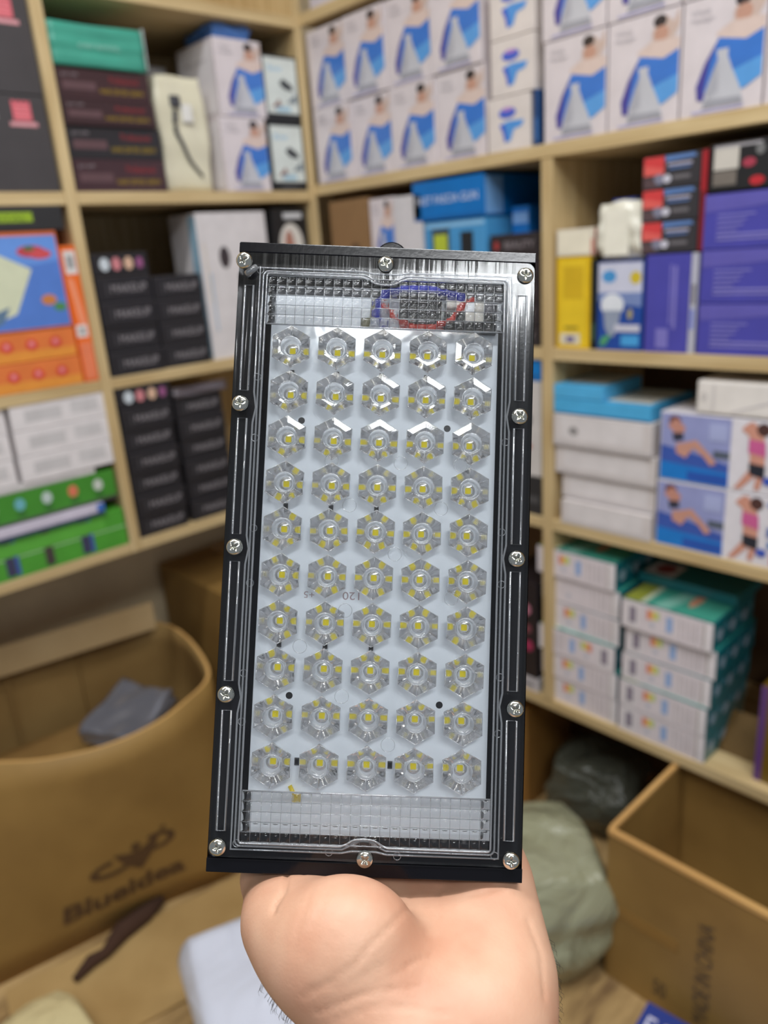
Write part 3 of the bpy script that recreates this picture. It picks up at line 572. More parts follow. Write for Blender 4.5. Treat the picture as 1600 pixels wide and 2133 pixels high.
# printed mark and name follow the front panel
def wallpt(s, t, e=.0015):
    """point on the front panel of the left carton: s along vertices 1..4, t up"""
    f = s*3; i = min(int(f), 2); f -= i
    pb_ = catmull(baseL, 1+i, f); pt = catmull(topL, 1+i, f)
    p = pb_.lerp(pt, t)-cbL; p = p*(1+.012*math.sin(math.pi*t)); p += p.normalized()*e
    return (p.x, p.y, .42*t)
ink = card((92, 66, 38), rough=.8, coat=0, var=.1)
bm = bmesh.new()
def wpoly(pts):
    vs = [bm.verts.new(wallpt(s, t)) for s, t in pts]
    try: bm.faces.new(vs)
    except ValueError: pass
def warp_text(s, s0, s1, t0, t1, skew=0):
    vs, fs = text_geo(s); bv = [bm.verts.new(wallpt(s0+x*(s1-s0), t0+y*(t1-t0)+skew*x)) for x, y in vs]
    for f in fs:
        try: bm.faces.new([bv[i] for i in f])
        except ValueError: pass
for dq in (-.0035, 0, .0035):
    for dr_ in (-.004, .004): warp_text('Blueidea', .38+dq, .76+dq, .165+dr_, .25+dr_, .0)
def ring(cs, ct, rs_, rt, th, a0, a1, n=16):
    for k in range(n):
        a = math.radians(a0+(a1-a0)*k/n); b = math.radians(a0+(a1-a0)*(k+1)/n)
        wpoly([(cs+rs_*math.cos(a), ct+rt*math.sin(a)), (cs+rs_*math.cos(b), ct+rt*math.sin(b)), (cs+(rs_-th)*math.cos(b), ct+(rt-th*.9)*math.sin(b)), (cs+(rs_-th)*math.cos(a), ct+(rt-th*.9)*math.sin(a))])
wpoly([(.535, .425), (.59, .400), (.635, .400), (.715, .465), (.675, .36), (.625, .285), (.575, .34)])
ring(.615, .425, .018, .022, .018, 0, 360); ring(.53, .36, .075, .045, .026, 90, 340); ring(.69, .405, .066, .050, .026, -150, 120)
ring(.72, .47, .008, .012, .008, 0, 360)
finish(bm, 'printed_mark', ink, cartL)
bm = bmesh.new()                                   # creases of the inside back wall
for s in (.24, .34, .48, .57): addbox(bm, s-cbL.x-.002, s-cbL.x+.002, 1.530-cbL.y-.03*(s-.4), 1.537-cbL.y-.03*(s-.4), .02, .40, 0, .0008)
finish(bm, 'fold_crease', CI, cartL)
bm = bmesh.new(); addbox(bm, -.33, .0, .06, .075, 0, .05, 0, .002)
bm.free()
bm = bmesh.new(); addbox(bm, -.22, .34, .160, .166, .418, .480, 0, .001); f_ = finish(bm, 'back_flap', cardboard('pale_cardboard', (206, 178, 132), (190, 160, 114)), cartL); f_.rotation_euler = (0, 0, -.17)
# inner packet
o = crumple_box('grey_packet', .15, .045, .12, card((128, 130, 140), rough=.10, coat=1, metal=.4), .003, seed=31, pinch=1); tag(o, 'shiny grey plastic packet lying inside the large open carton', 'packet')
o.location = (.455, 1.255, .275); o.rotation_euler = (math.radians(10), math.radians(-10), math.radians(28))
slabp = None
bm = bmesh.new(); addbox(bm, -.26, .27, -.12, .12, 0, .255, 0, .003); o = finish(bm, 'folded_cardboard', cardboard('inner_cardboard', (150, 118, 66), (132, 100, 54))); tag(o, 'folded cardboard block filling the bottom of the large open carton', 'cardboard')
o.location = (.30, 1.375, .012); o.rotation_euler = (0, 0, -.12)
# carton behind, under the left shelving
def closed_carton(name, label, x, y, z, w_, d_, h_, rz, mat=CB, tape=True):
    r = empty(name, (x, y, z), rz); tag(r, label, 'carton')
    bm = bmesh.new(); addbox(bm, 0, w_, 0, d_, 0, h_, 0, .004); finish(bm, 'carton_body', mat, r)
    if tape:
        bm = bmesh.new(); addbox(bm, w_/2-.025, w_/2+.025, -.0008, d_+.0008, h_-.04, h_+.0008, 0, .0002); finish(bm, 'packing_tape', card((168, 128, 70), rough=.2, coat=.5), r)
    return r
closed_carton('brown_carton', 'closed brown carton under the left shelving behind the floodlight', .725, 1.27, 0, .31, .33, .50, 0)
closed_carton('brown_carton', 'narrow brown carton under the right shelving beside the floodlight', 1.10, .83, 0, .16, .20, .24, 0, cardboard('ochre_cardboard', (150, 108, 50), (128, 90, 40)))

# right open carton
rr = empty('open_carton', (.864, .500, 0), 0); tag(rr, 'open brown carton with vertical lettering on the floor at the right', 'carton')
bm = bmesh.new(); W_, D_, H_ = .24, .30, .292; th = .005
addbox(bm, 0, th, -D_, 0, 0, H_, 0, .001)            # camera-facing long side (local y runs away to the right)
addbox(bm, W_-th, W_, -D_, 0, 0, H_, 0, .001); addbox(bm, th, W_-th, -th, 0, 0, H_, 0, .001); addbox(bm, th, W_-th, -D_, -D_+th, 0, H_, 0, .001); addbox(bm, th, W_-th, -D_+th, -th, 0, .006, 0)
finish(bm, 'carton_body', CB, rr)
bm = bmesh.new(); addbox(bm, -.0022, .0072, -D_, 0, H_-.008, H_+.0015, 0, .002); addbox(bm, .006, W_, -.007, .002, H_-.008, H_+.0015, 0, .002); finish(bm, 'rim', rimm, rr)
bm = bmesh.new(); vs, fs = text_geo('MADE IN CHINA')
inkr = card((92, 74, 56), rough=.8, coat=0)
bv = [bm.verts.new((-.0012, -.145-.024*(1-y)-.002, .03+.19*x)) for x, y in vs]
for f in fs: bm.faces.new([bv[i] for i in f])
finish(bm, 'printed_lettering', inkr, rr); bm = bmesh.new()
vs, fs = text_geo('50'); bv = [bm.verts.new((-.0012, -.085-.02*x, .03+.03*y)) for x, y in vs]
for f in fs: bm.faces.new([bv[i] for i in f])
finish(bm, 'printed_number', inkr, rr)
bm = bmesh.new(); addbox(bm, -.0010, .0, -.12, 0, .135, .155, 0); finish(bm, 'packing_tape', card((140, 104, 50), rough=.25, coat=.4), rr)
bm = bmesh.new(); vs = [bm.verts.new(p) for p in ((W_, -D_, H_), (W_, 0, H_), (W_+.07, -.02, H_+.08), (W_+.07, -D_+.02, H_+.08))]; f = bm.faces.new(vs); r_ = bmesh.ops.solidify(bm, geom=[f], thickness=.004)
finish(bm, 'flap', CB, rr)

def wrinkle(m, sc=9, st=.6, dist=.02):
    N = m.node_tree.nodes; L = m.node_tree.links; P = N['Principled BSDF']; tc = N.new('ShaderNodeTexCoord'); no = N.new('ShaderNodeTexNoise'); no.noise_dimensions = '3D'
    no.inputs['Scale'].default_value = sc; no.inputs['Detail'].default_value = 3; no.inputs['Distortion'].default_value = 1.4; L.new(tc.outputs['Object'], no.inputs['Vector'])
    bu = N.new('ShaderNodeBump'); bu.inputs['Strength'].default_value = st; bu.inputs['Distance'].default_value = dist; L.new(no.outputs['Fac'], bu.inputs['Height']); L.new(bu.outputs[0], P.inputs['Normal'])
# bags built as soft continuous lumps
def bag(name, label, cat, cen, prims, k, lo, hi, h, mat, crease=.004, seed=2, rx=3):
    def fn(P_):
        d = None
        for p in prims:
            q = sd_ell(P_, p[0], p[1]) if len(p) == 2 else sd_caps(P_, *p)
            d = q if d is None else smin(d, q, k)
        x, y, z = P_[..., 0], P_[..., 1], P_[..., 2]
        wr = np.abs(np.sin(23*x+17*z+seed+2*np.sin(11*y)))+.6*np.abs(np.sin(31*y-19*z+seed*2+2*np.sin(13*x)))+.5*np.abs(np.sin(47*z+21*x-9*y))
        d = d+crease*(wr-1.1)
        return np.maximum(d, .001-z)
    v, f = surface_nets(fn, lo, hi, h); v = relax(v, f, rx)
    o = mesh_from(name, v, f, mat); tag(o, label, cat); o.location = cen; return o
pm, N, L, P = newmat('white_plastic_sheet'); P.inputs['Base Color'].default_value = lin((214, 218, 232))+(1,); P.inputs['Roughness'].default_value = .35
pm2, N, L, P = newmat('grey_green_plastic_film'); P.inputs['Base Color'].default_value = lin((150, 150, 122))+(1,); P.inputs['Roughness'].default_value = .28; P.inputs['Coat Weight'].default_value = .3
pm3, N, L, P = newmat('dark_plastic_film'); P.inputs['Base Color'].default_value = lin((74, 76, 66))+(1,); P.inputs['Roughness'].default_value = .25
wrinkle(pm, 7, .5, .03); wrinkle(pm2, 10, .9, .03); wrinkle(pm3, 12, 1, .03)
o = crumple_box('white_sack', .34, .205, .36, pm, .0045, seed=14, pinch=.7, n=26); tag(o, 'large white plastic sack on the floor behind the wrist', 'bag'); o.location = (.221, .556, 0); o.rotation_euler = (0, 0, -.314)
bm = bmesh.new(); tube(bm, [(.03, .03, .206), (.10, .09, .212), (.16, .10, .212), (.22, .16, .213), (.33, .22, .208)], [.004, .008, .006, .007, .003], 8); finish(bm, 'folded_seam', pm, o)
o = crumple_box('grey_green_bag', .26, .225, .24, pm2, .0050, seed=17, pinch=1.2, n=30, rnd_=.75); tag(o, 'bulging grey-green plastic bag beside the forearm on the right', 'bag'); o.location = (.655, .595, 0); o.rotation_euler = (0, 0, -.55)
o = crumple_box('dark_bag', .17, .16, .18, pm3, .0060, seed=23, pinch=1.5, n=26, rnd_=.6); tag(o, 'dark crumpled plastic bag deep under the right shelving', 'bag'); o.location = (1.11, .60, 0); o.rotation_euler = (0, 0, .2)
o = link('blue_gun_box', product_mesh('blue_gun_box', .20, .15, .05, (42, 62, 140), [('T', 't', (214, 214, 236), 'FASCIAL', .05, .62, .72, .86), ('T', 't', (190, 200, 236), 'GUN', .05, .28, .5, .54), ('T', 'e', (100, 130, 214), .5, .3, .3, .2)]))
tag(o, 'blue box with large white letters on the floor in the bottom right corner', 'box'); o.location = (.680, .389, .0); o.rotation_euler = (0, 0, math.radians(-84))
m_bei = card((206, 190, 142), rough=.8, coat=0); wrinkle(m_bei, 14, .8, .02)
o = crumple_box('beige_bundle', .20, .085, .22, m_bei, .0050, seed=29, pinch=1, n=26, rnd_=.6); tag(o, 'pale beige cloth bundle on the floor in the bottom left corner', 'bundle'); o.location = (.030, .86, 0); o.rotation_euler = (0, 0, .1)
# trodden cardboard and dark stick on the floor
bm = bmesh.new(); addbox(bm, -.30, .30, -.10, .10, 0, .006, 0, .001); o = finish(bm, 'flattened_cardboard', cardboard('floor_cardboard', (190, 158, 104), (166, 134, 82))); tag(o, 'flattened sheet of brown cardboard on the floor before the large carton', 'cardboard'); o.location = (.42, 1.055, .002); o.rotation_euler = (0, 0, -.19)
bm = bmesh.new(); tube(bm, [(0, 0, .008), (.035, .012, .010), (.06, .010, .009), (.10, .030, .010), (.15, .034, .010), (.19, .045, .008)], [.006, .012, .010, .018, .016, .008], 8); o = finish(bm, 'dark_rag', card((66, 42, 28), rough=.9, coat=0)); tag(o, 'dark brown strip lying on the floor in front of the large carton', 'rag'); o.location = (.235, 1.130, .010); o.rotation_euler = (0, 0, .02)

# ---------------------------------------------------------------- the floodlight
S_ = .104/118
def c2w(v): return EYE+cR*v[0]+cD*v[1]+fwd*v[2]
k_ = .104/.118
cTL = Vector((-.0573, -.1067, .3056))*k_; aV = Vector((.1179, .0045, .0004)); bV = Vector((-.0118, .2402, -.0190))
oTL = c2w(cTL); ex_ = (cR*aV[0]+cD*aV[1]+fwd*aV[2]).normalized(); dn = (cR*bV[0]+cD*bV[1]+fwd*bV[2]); dn = (dn-ex_*dn.dot(ex_)).normalized()
ey_ = -dn; ez_ = ex_.cross(ey_)
HH = 241*S_
org = oTL-ey_*HH+ex_*(59*S_)
lamp = empty('floodlight'); lamp.matrix_world = Matrix(((ex_.x, ey_.x, ez_.x, org.x), (ex_.y, ey_.y, ez_.y, org.y), (ex_.z, ey_.z, ez_.z, org.z), (0, 0, 0, 1)))
tag(lamp, 'black rectangular LED floodlight with fifty lenses under a clear cover, held in the hand', 'lamp')
def Q(x, y, z): return ((x-59)*S_, (241-y)*S_, z*S_)
def qbox(bm, x0, x1, y0, y1, z0, z1, mi=0, bev=0):
    a = Q(x0, y1, z0); b = Q(x1, y0, z1); addbox(bm, a[0], b[0], a[1], b[1], a[2], b[2], mi, bev*S_)
m_black, N, L, P = newmat('black_painted_metal'); P.inputs['Base Color'].default_value = (.004, .004, .006, 1); P.inputs['Roughness'].default_value = .15; P.inputs['Specular IOR Level'].default_value = .3
no = N.new('ShaderNodeTexNoise'); no.inputs['Scale'].default_value = 700; bu = N.new('ShaderNodeBump'); bu.inputs['Strength'].default_value = .08; bu.inputs['Distance'].default_value = .0002
tc = N.new('ShaderNodeTexCoord'); L.new(tc.outputs['Object'], no.inputs['Vector']); L.new(no.outputs['Fac'], bu.inputs['Height']); L.new(bu.outputs[0], P.inputs['Normal'])
# clear plastic sheet: see-through with real surface reflection
def clear_sheet(name, tint, gloss_boost, milk, rg=.06, vs=(90, 90, 90), bs=.15):
    m = bpy.data.materials.new(name); m.use_nodes = True; N = m.node_tree.nodes; L = m.node_tree.links; N.clear()
    out = N.new('ShaderNodeOutputMaterial'); tr = N.new('ShaderNodeBsdfTransparent'); tr.inputs[0].default_value = tint+(1,)
    gl_ = N.new('ShaderNodeBsdfGlossy'); gl_.inputs['Roughness'].default_value = rg; fr = N.new('ShaderNodeFresnel'); fr.inputs['IOR'].default_value = 1.5
    mt = N.new('ShaderNodeMath'); mt.operation = 'MULTIPLY_ADD'; mt.inputs[1].default_value = gloss_boost; mt.inputs[2].default_value = 0; L.new(fr.outputs[0], mt.inputs[0])
    mx = N.new('ShaderNodeMixShader'); L.new(mt.outputs[0], mx.inputs[0]); L.new(tr.outputs[0], mx.inputs[1]); L.new(gl_.outputs[0], mx.inputs[2])
    df = N.new('ShaderNodeBsdfDiffuse'); df.inputs[0].default_value = (.75, .78, .82, 1); m2 = N.new('ShaderNodeMixShader'); m2.inputs[0].default_value = milk
    L.new(mx.outputs[0], m2.inputs[1]); L.new(df.outputs[0], m2.inputs[2]); L.new(m2.outputs[0], out.inputs[0])
    tc = N.new('ShaderNodeTexCoord'); no = N.new('ShaderNodeTexNoise'); no.inputs['Scale'].default_value = 1; mpv = N.new('ShaderNodeMapping'); mpv.inputs['Scale'].default_value = vs; bu = N.new('ShaderNodeBump'); bu.inputs['Strength'].default_value = bs; bu.inputs['Distance'].default_value = .0006
    L.new(tc.outputs['Object'], mpv.inputs[0]); L.new(mpv.outputs[0], no.inputs['Vector']); L.new(no.outputs['Fac'], bu.inputs['Height']); L.new(bu.outputs[0], gl_.inputs['Normal']); L.new(bu.outputs[0], fr.inputs['Normal'])
    return m
m_sheet = clear_sheet('clear_plastic_sheet', (.97, .98, .99), 1.2, .0)
m_flange = clear_sheet('clear_plastic_flange', (.95, .96, .97), 0.85, .008, .09, (420, 14, 50), .35)
def glass(name, ior=1.49, rough=0.0, col=(1, 1, 1), clear=.16, wob=.035):
    m = bpy.data.materials.new(name); m.use_nodes = True; N = m.node_tree.nodes; L = m.node_tree.links; N.clear()
    out = N.new('ShaderNodeOutputMaterial'); g = N.new('ShaderNodeBsdfGlass'); g.inputs['IOR'].default_value = ior; g.inputs['Roughness'].default_value = rough; g.inputs['Color'].default_value = col+(1,)
    t_ = N.new('ShaderNodeBsdfTransparent'); mx = N.new('ShaderNodeMixShader'); mx.inputs[0].default_value = clear
    tc = N.new('ShaderNodeTexCoord'); no = N.new('ShaderNodeTexNoise'); no.inputs['Scale'].default_value = 420; no.inputs['Detail'].default_value = 1; bu = N.new('ShaderNodeBump'); bu.inputs['Strength'].default_value = wob; bu.inputs['Distance'].default_value = .0004
    L.new(tc.outputs['Object'], no.inputs['Vector']); L.new(no.outputs['Fac'], bu.inputs['Height']); L.new(bu.outputs[0], g.inputs['Normal'])
    L.new(g.outputs[0], mx.inputs[1]); L.new(t_.outputs[0], mx.inputs[2]); L.new(mx.outputs[0], out.inputs[0]); return m
m_glass = glass('clear_acrylic', 1.49, wob=.02, clear=.15); m_lens = glass('clear_lens_acrylic', 1.49, wob=0, clear=.06); m_ridge_glint = clear_sheet('clear_acrylic_ridge_and_glint', (.9, .92, .94), 4.0, .16)  # last one: cover ribs, plus milky lines drawn as glints
m_board, N, L, P = newmat('white_board'); P.inputs['Base Color'].default_value = lin((232, 238, 244))+(1,); P.inputs['Roughness'].default_value = .5
# housing
bm = bmesh.new(); v0 = Q(0, 241, -24); v1 = Q(118, 0, 0)
addbox(bm, v0[0], v1[0], v0[1], v1[1], v0[2], v1[2])
bm.faces.ensure_lookup_table(); ff = max(bm.faces, key=lambda f: f.calc_center_median().z)
bmesh.ops.inset_region(bm, faces=[ff], thickness=9.6*S_); bmesh.ops.translate(bm, verts=ff.verts, vec=(0, 0, -5.5*S_))
bmesh.ops.bevel(bm, geom=[e for e in bm.edges], offset=.6*S_, segments=2, affect='EDGES')
finish(bm, 'housing', m_black, lamp)
for ya, yb in ((236.4, 241.6), (-.6, 3.6)):
    bm = bmesh.new(); qbox(bm, .0, 118, ya, yb, -3, .8, 0, .4); finish(bm, 'front_lip', m_black, lamp)
for i in range(7):
    bm = bmesh.new(); qbox(bm, 14+14*i, 16+14*i, 15, 226, -29, -23.8, 0, .3); finish(bm, 'cooling_fin', m_black, lamp)
bm = bmesh.new()
c0 = Vector(Q(60.5, -.2, -12)); n = 28
for zz0, zz1, rad in ((-8, 5, 6.4),):
    r0 = [bm.verts.new(c0+Vector((rad*S_*math.cos(a*2*math.pi/n), rad*S_*math.sin(a*2*math.pi/n), zz0*S_))) for a in range(n)]
    r1 = [bm.verts.new(c0+Vector((rad*S_*math.cos(a*2*math.pi/n), rad*S_*math.sin(a*2*math.pi/n), zz1*S_))) for a in range(n)]
    for a in range(n): f = bm.faces.new((r0[a], r0[(a+1) % n], r1[(a+1) % n], r1[a])); f.smooth = True
    bm.faces.new(r0[::-1]); bm.faces.new(r1)
bmesh.ops.bevel(bm, geom=[e for e in bm.edges if abs((e.verts[0].co-e.verts[1].co).z) < 1e-7], offset=.7*S_, segments=2, affect='EDGES')
finish(bm, 'hinge_knob', m_black, lamp)
# back plate (white board) with holes and marks
brd = None
bm = bmesh.new(); qbox(bm, 13.6, 104.2, 17.4, 227.2, -4.2, -3.0, 0, .3)
for x, y in ((27.4, 69.6), (85, 70.6), (27.6, 176.5), (85.3, 178)):
    c = Vector(Q(x, y, -2.96)); vs = [bm.verts.new(c+Vector((1.35*S_*math.cos(a), 1.35*S_*math.sin(a), 0))) for a in [i*math.pi/8 for i in range(16)]]; f = bm.faces.new(vs); f.material_index = 1
for s, x0, x1, y0, y1 in (('120', 46.5, 53, 136.2, 139.2), ('+5', 31.5, 35.5, 136.5, 139)):
    vs, fs = text_geo(s); bv = [bm.verts.new(Q(x1-u*(x1-x0), y0+v*(y1-y0), -2.95)) for u, v in vs]
    for f in fs:
        q = bm.faces.new([bv[i] for i in f]); q.material_index = 2
brd = finish(bm, 'circuit_board', [m_board, card((18, 18, 22)), card((168, 150, 154))], lamp, fixn=False)
CX = [22.8+17.75*i for i in range(5)]; RY = [42.2+17.65*i for i in range(10)]
# chips
bm = bmesh.new(); qq = 1.45*S_
addbox(bm, -qq*1.15, qq*1.15, -qq*1.2, qq*1.2, 0, .55*S_, 0, .1*S_); addbox(bm, -qq*.92, qq*.92, -qq*.95, qq*.95, .5*S_, .68*S_, 1)
m_phos, N, L, P = newmat('yellow_phosphor'); P.inputs['Base Color'].default_value = lin((255, 236, 16))+(1,); P.inputs['Roughness'].default_value = .5
first = finish(bm, 'led_chip', [m_board, m_phos], lamp); first.location = Q(CX[0], RY[0], -3.0)
for j in range(10):
    for i in range(5):
        if i or j:
            c = first.copy(); C.objects.link(c); c.parent = lamp; c.location = Q(CX[i], RY[j], -3.0)
# small resistors
bm = bmesh.new(); addbox(bm, -.9*S_, .9*S_, -1.4*S_, 1.4*S_, 0, .6*S_, 0, .1*S_); addbox(bm, -.6*S_, .6*S_, -.8*S_, .8*S_, .55*S_, .7*S_, 1)
rf = finish(bm, 'resistor', [card((70, 70, 72)), card((20, 20, 22))], lamp)
for n_, (i, j, dx) in enumerate(((0, 0, 0), (1, 0, 0), (3, 0, 0), (2, 0, 0), (0, 3, 0), (1, 3, 0), (2, 3, 0), (0, 6, 0), (1, 6, 0), (2, 6, 0), (0, 9, 8.9), (2, 9, 8.9))):
    c = rf if n_ == 0 else rf.copy()
    if n_: C.objects.link(c); c.parent = lamp
    c.location = Q(CX[i]+dx, RY[j]+(8.8 if not dx else 0), -3.0)
# lenses
def hexr(a, R_): b = (a % (math.pi/3))-math.pi/6; return R_*math.cos(math.pi/6)/math.cos(b)
n = 48; bm = bmesh.new()
pp_ = 1.64
prof = [(0.001, -.25, 0), (.85, -.42, 0), (1.55, -.88, 0), (2.02, -1.5, 0), (2.2, -2.2, 0)]+[(math.sqrt(4*pp_*(z+2.4+pp_))/.866, z, 1) for z in (-2.2, -1.6, -.8, 0, .9, 1.9, 2.9, 3.7)]+[(8.42, 4.1, 1), (8.15, 4.75, 1), (5.6, 4.95, .9), (4.2, 4.9, .2), (3.85, 4.6, 0), (3.35, 2.2, 0), (2.6, 2.45, 0), (1.4, 2.75, 0), (.001, 2.85, 0)]
rings = []
for r, z, hx in prof:
    rings.append([bm.verts.new((S_*(r*(1-hx)+hexr(k*2*math.pi/n, r)*hx)*math.cos(k*2*math.pi/n+math.pi/2), S_*(r*(1-hx)+hexr(k*2*math.pi/n, r)*hx)*math.sin(k*2*math.pi/n+math.pi/2), S_*z)) for k in range(n)])
for a, b, smooth in [(rings[i], rings[i+1], (i < 4 or i > 15)) for i in range(len(rings)-1)]:
    for k in range(n):
        f = bm.faces.new((a[k], a[(k+1) % n], b[(k+1) % n], b[k])); f.smooth = smooth
bm.faces.new(rings[0][::-1]); bm.faces.new(rings[-1])
bmesh.ops.recalc_face_normals(bm, faces=bm.faces)
def pol(r, k, z): a = k*math.pi/3+math.pi/2; return (r*S_*math.cos(a), r*S_*math.sin(a), z*S_)
tube(bm, [pol(8.2, k, 4.72) for k in range(6)], .13*S_, 5, mi=1, closed=True)  # milky outline, ring and spokes added to imitate sparkle on the lens
tube(bm, [(3.95*S_*math.cos(a*math.pi/14), 3.95*S_*math.sin(a*math.pi/14), 4.9*S_) for a in range(28)], .15*S_, 5, mi=1, closed=True)
for k in range(6): tube(bm, [pol(4.3, k, 4.93), pol(8.1, k, 4.78)], .09*S_, 5, mi=1)
lens0 = finish(bm, 'lens', [m_lens, m_ridge_glint], lamp); lens0.location = Q(CX[0], RY[0], 0)
for j in range(10):
    for i in range(5):
        if i or j:
            c = lens0.copy(); C.objects.link(c); c.parent = lamp; c.location = Q(CX[i], RY[j], 0)
            c.rotation_euler = (0, 0, random.uniform(-.03, .03))
# cover: flange, raised wall, top sheet with hexagonal openings
bm = bmesh.new()
def offset_path(x0, x1, y0, y1, notch, nr, rad=2.0):
    """rounded rectangle going clockwise with a half-round dent at mid top and mid bottom"""
    P_ = []
    def arc(cx, cy_, r, a0, a1, n=6):
        for k in range(n+1):
            a = math.radians(a0+(a1-a0)*k/n); P_.append((cx+r*math.cos(a), cy_-r*math.sin(a)))
    arc(x0+rad, y0+rad, rad, 180, 90, 4)
    P_.append((58.5-nr-2.5, y0)); P_.append((58.5-nr, y0+notch*.35))
    for k in range(1, 8): a = math.pi-math.pi*k/8; P_.append((58.5+nr*.9*math.cos(a), y0+notch*.35+notch*.65*math.sin(a)))
    P_.append((58.5+nr, y0+notch*.35)); P_.append((58.5+nr+2.5, y0))
    arc(x1-rad, y0+rad, rad, 90, 0, 4); arc(x1-rad, y1-rad, rad, 0, -90, 4)
    P_.append((58.5+nr+2.5, y1)); P_.append((58.5+nr, y1-notch*.35))
    for k in range(1, 8): a = math.pi*k/8; P_.append((58.5+nr*.9*math.cos(a), y1-notch*.35-notch*.65*math.sin(a)))
    P_.append((58.5-nr, y1-notch*.35)); P_.append((58.5-nr-2.5, y1))
    arc(x0+rad, y1-rad, rad, -90, -180, 4); return P_
pathO = offset_path(10.4, 107.0, 11.6, 231.3, 3.6, 5.6); pathI = offset_path(12.2, 105.2, 13.4, 229.4, 3.0, 6.2, 1.2); pathF = offset_path(.6, 117.2, 4.2, 235.6, 0, 5, 3)
rO = [bm.verts.new(Q(x, y, 1.9)) for x, y in pathO]; rI = [bm.verts.new(Q(x, y, 4.6)) for x, y in pathI]; rF = [bm.verts.new(Q(x, y, 1.9)) for x, y in pathF]; rB = [bm.verts.new(Q(x, y, .85)) for x, y in pathF]
m_ = len(pathO)
for i in range(m_):
    j = (i+1) % m_
    for A, B in ((rF, rO), (rO, rI), (rB, rF)):
        f = bm.faces.new((A[i], A[j], B[j], B[i]))
cover = finish(bm, 'clear_cover', m_flange, lamp)
bm = bmesh.new()
yT, yB, xL, xR = 33.6, 210.4, 12.2, 105.2
def bound(i, lo, hi, arr, e0, e1): return (e0 if i == 0 else (arr[i-1]+arr[i])/2), (e1 if i == len(arr)-1 else (arr[i]+arr[i+1])/2)
for j in range(10):
    for i in range(5):
        x0, x1 = bound(i, 0, 0, CX, xL, xR); y0, y1 = bound(j, 0, 0, RY, yT, yB)
        cx, cy_ = CX[i], RY[j]; inn = []; outp = []
        for k in range(24):
            a = k*math.pi/12+math.pi/2; R_ = hexr(k*math.pi/12, 8.46); inn.append((cx+R_*math.cos(a), cy_-R_*math.sin(a)))
            dx, dy = math.cos(a), -math.sin(a)
            t = min(((x1-cx)/dx if dx > 1e-9 else (x0-cx)/dx if dx < -1e-9 else 1e9), ((y1-cy_)/dy if dy > 1e-9 else (y0-cy_)/dy if dy < -1e-9 else 1e9))
            t = max(t, hexr(k*math.pi/12, 8.46)+.02); outp.append((cx+t*dx, cy_+t*dy))
        vi = [bm.verts.new(Q(x, y, 3.9)) for x, y in inn]; vo = [bm.verts.new(Q(x, y, 3.9)) for x, y in outp]
        for k in range(24): bm.faces.new((vi[k], vi[(k+1) % 24], vo[(k+1) % 24], vo[k]))
        for X, Y in ((x0, y0), (x1, y0), (x0, y1), (x1, y1)):      # corner fill
            a = math.atan2(cy_-Y, X-cx)-math.pi/2; k = int(math.floor((a % (2*math.pi))/(math.pi/12))); cv = bm.verts.new(Q(X, Y, 3.9))
            try: bm.faces.new((vo[k % 24], vo[(k+1) % 24], cv))
            except ValueError: pass
finish(bm, 'cover_sheet', m_sheet, lamp)
# bumpy prism panels above and below
def prism(name, x0, x1, y0, y1, nx, ny, zb=2.8, zt=3.9, amp=1.0, mask=None):
    sub = 8; bm = bmesh.new(); NX, NY = nx*sub, ny*sub; G = []
    for j in range(NY+1):
        row = []
        for i in range(NX+1):
            u = (i % sub)/sub; v = (j % sub)/sub; hgt = amp*(.50*(1-(2*abs(u-.5))**7)*(1-(2*abs(v-.5))**7)+.50*max(0, 1-(2*(u-.5))**2-(2*(v-.5))**2)) if (i % sub and j % sub) else 0
            row.append(bm.verts.new(Q(x0+(x1-x0)*i/NX, y0+(y1-y0)*j/NY, zt+hgt)))
        G.append(row)
    for j in range(NY):
        for i in range(NX): f = bm.faces.new((G[j][i], G[j+1][i], G[j+1][i+1], G[j][i+1])); f.smooth = True
    loop = [G[0][i] for i in range(NX+1)]+[G[j][NX] for j in range(1, NY+1)]+[G[NY][i] for i in range(NX-1, -1, -1)]+[G[j][0] for j in range(NY-1, 0, -1)]
    lb = [bm.verts.new((v.co.x, v.co.y, zb*S_)) for v in loop]
    for i in range(len(loop)): j = (i+1) % len(loop); bm.faces.new((loop[i], loop[j], lb[j], lb[i]))
    bm.faces.new(lb[::-1])
    for i in range(1, nx): x = x0+(x1-x0)*i/nx; tube(bm, [Q(x, y0, zt+.25), Q(x, y1, zt+.25)], .10*S_, 4, mi=1)  # milky grid lines added to imitate bright refracted borders between cells
    for j in range(0, ny+1): y = y0+(y1-y0)*j/ny; tube(bm, [Q(x0, y, zt+.3), Q(x1, y, zt+.3)], .17*S_, 5, mi=1)
    return finish(bm, name, [m_glass, m_ridge_glint], lamp)
prism('prism_panel', 12.6, 104.8, 14.0, 33.3, 25, 5); prism('prism_panel', 12.6, 104.8, 210.7, 229.2, 25, 5)
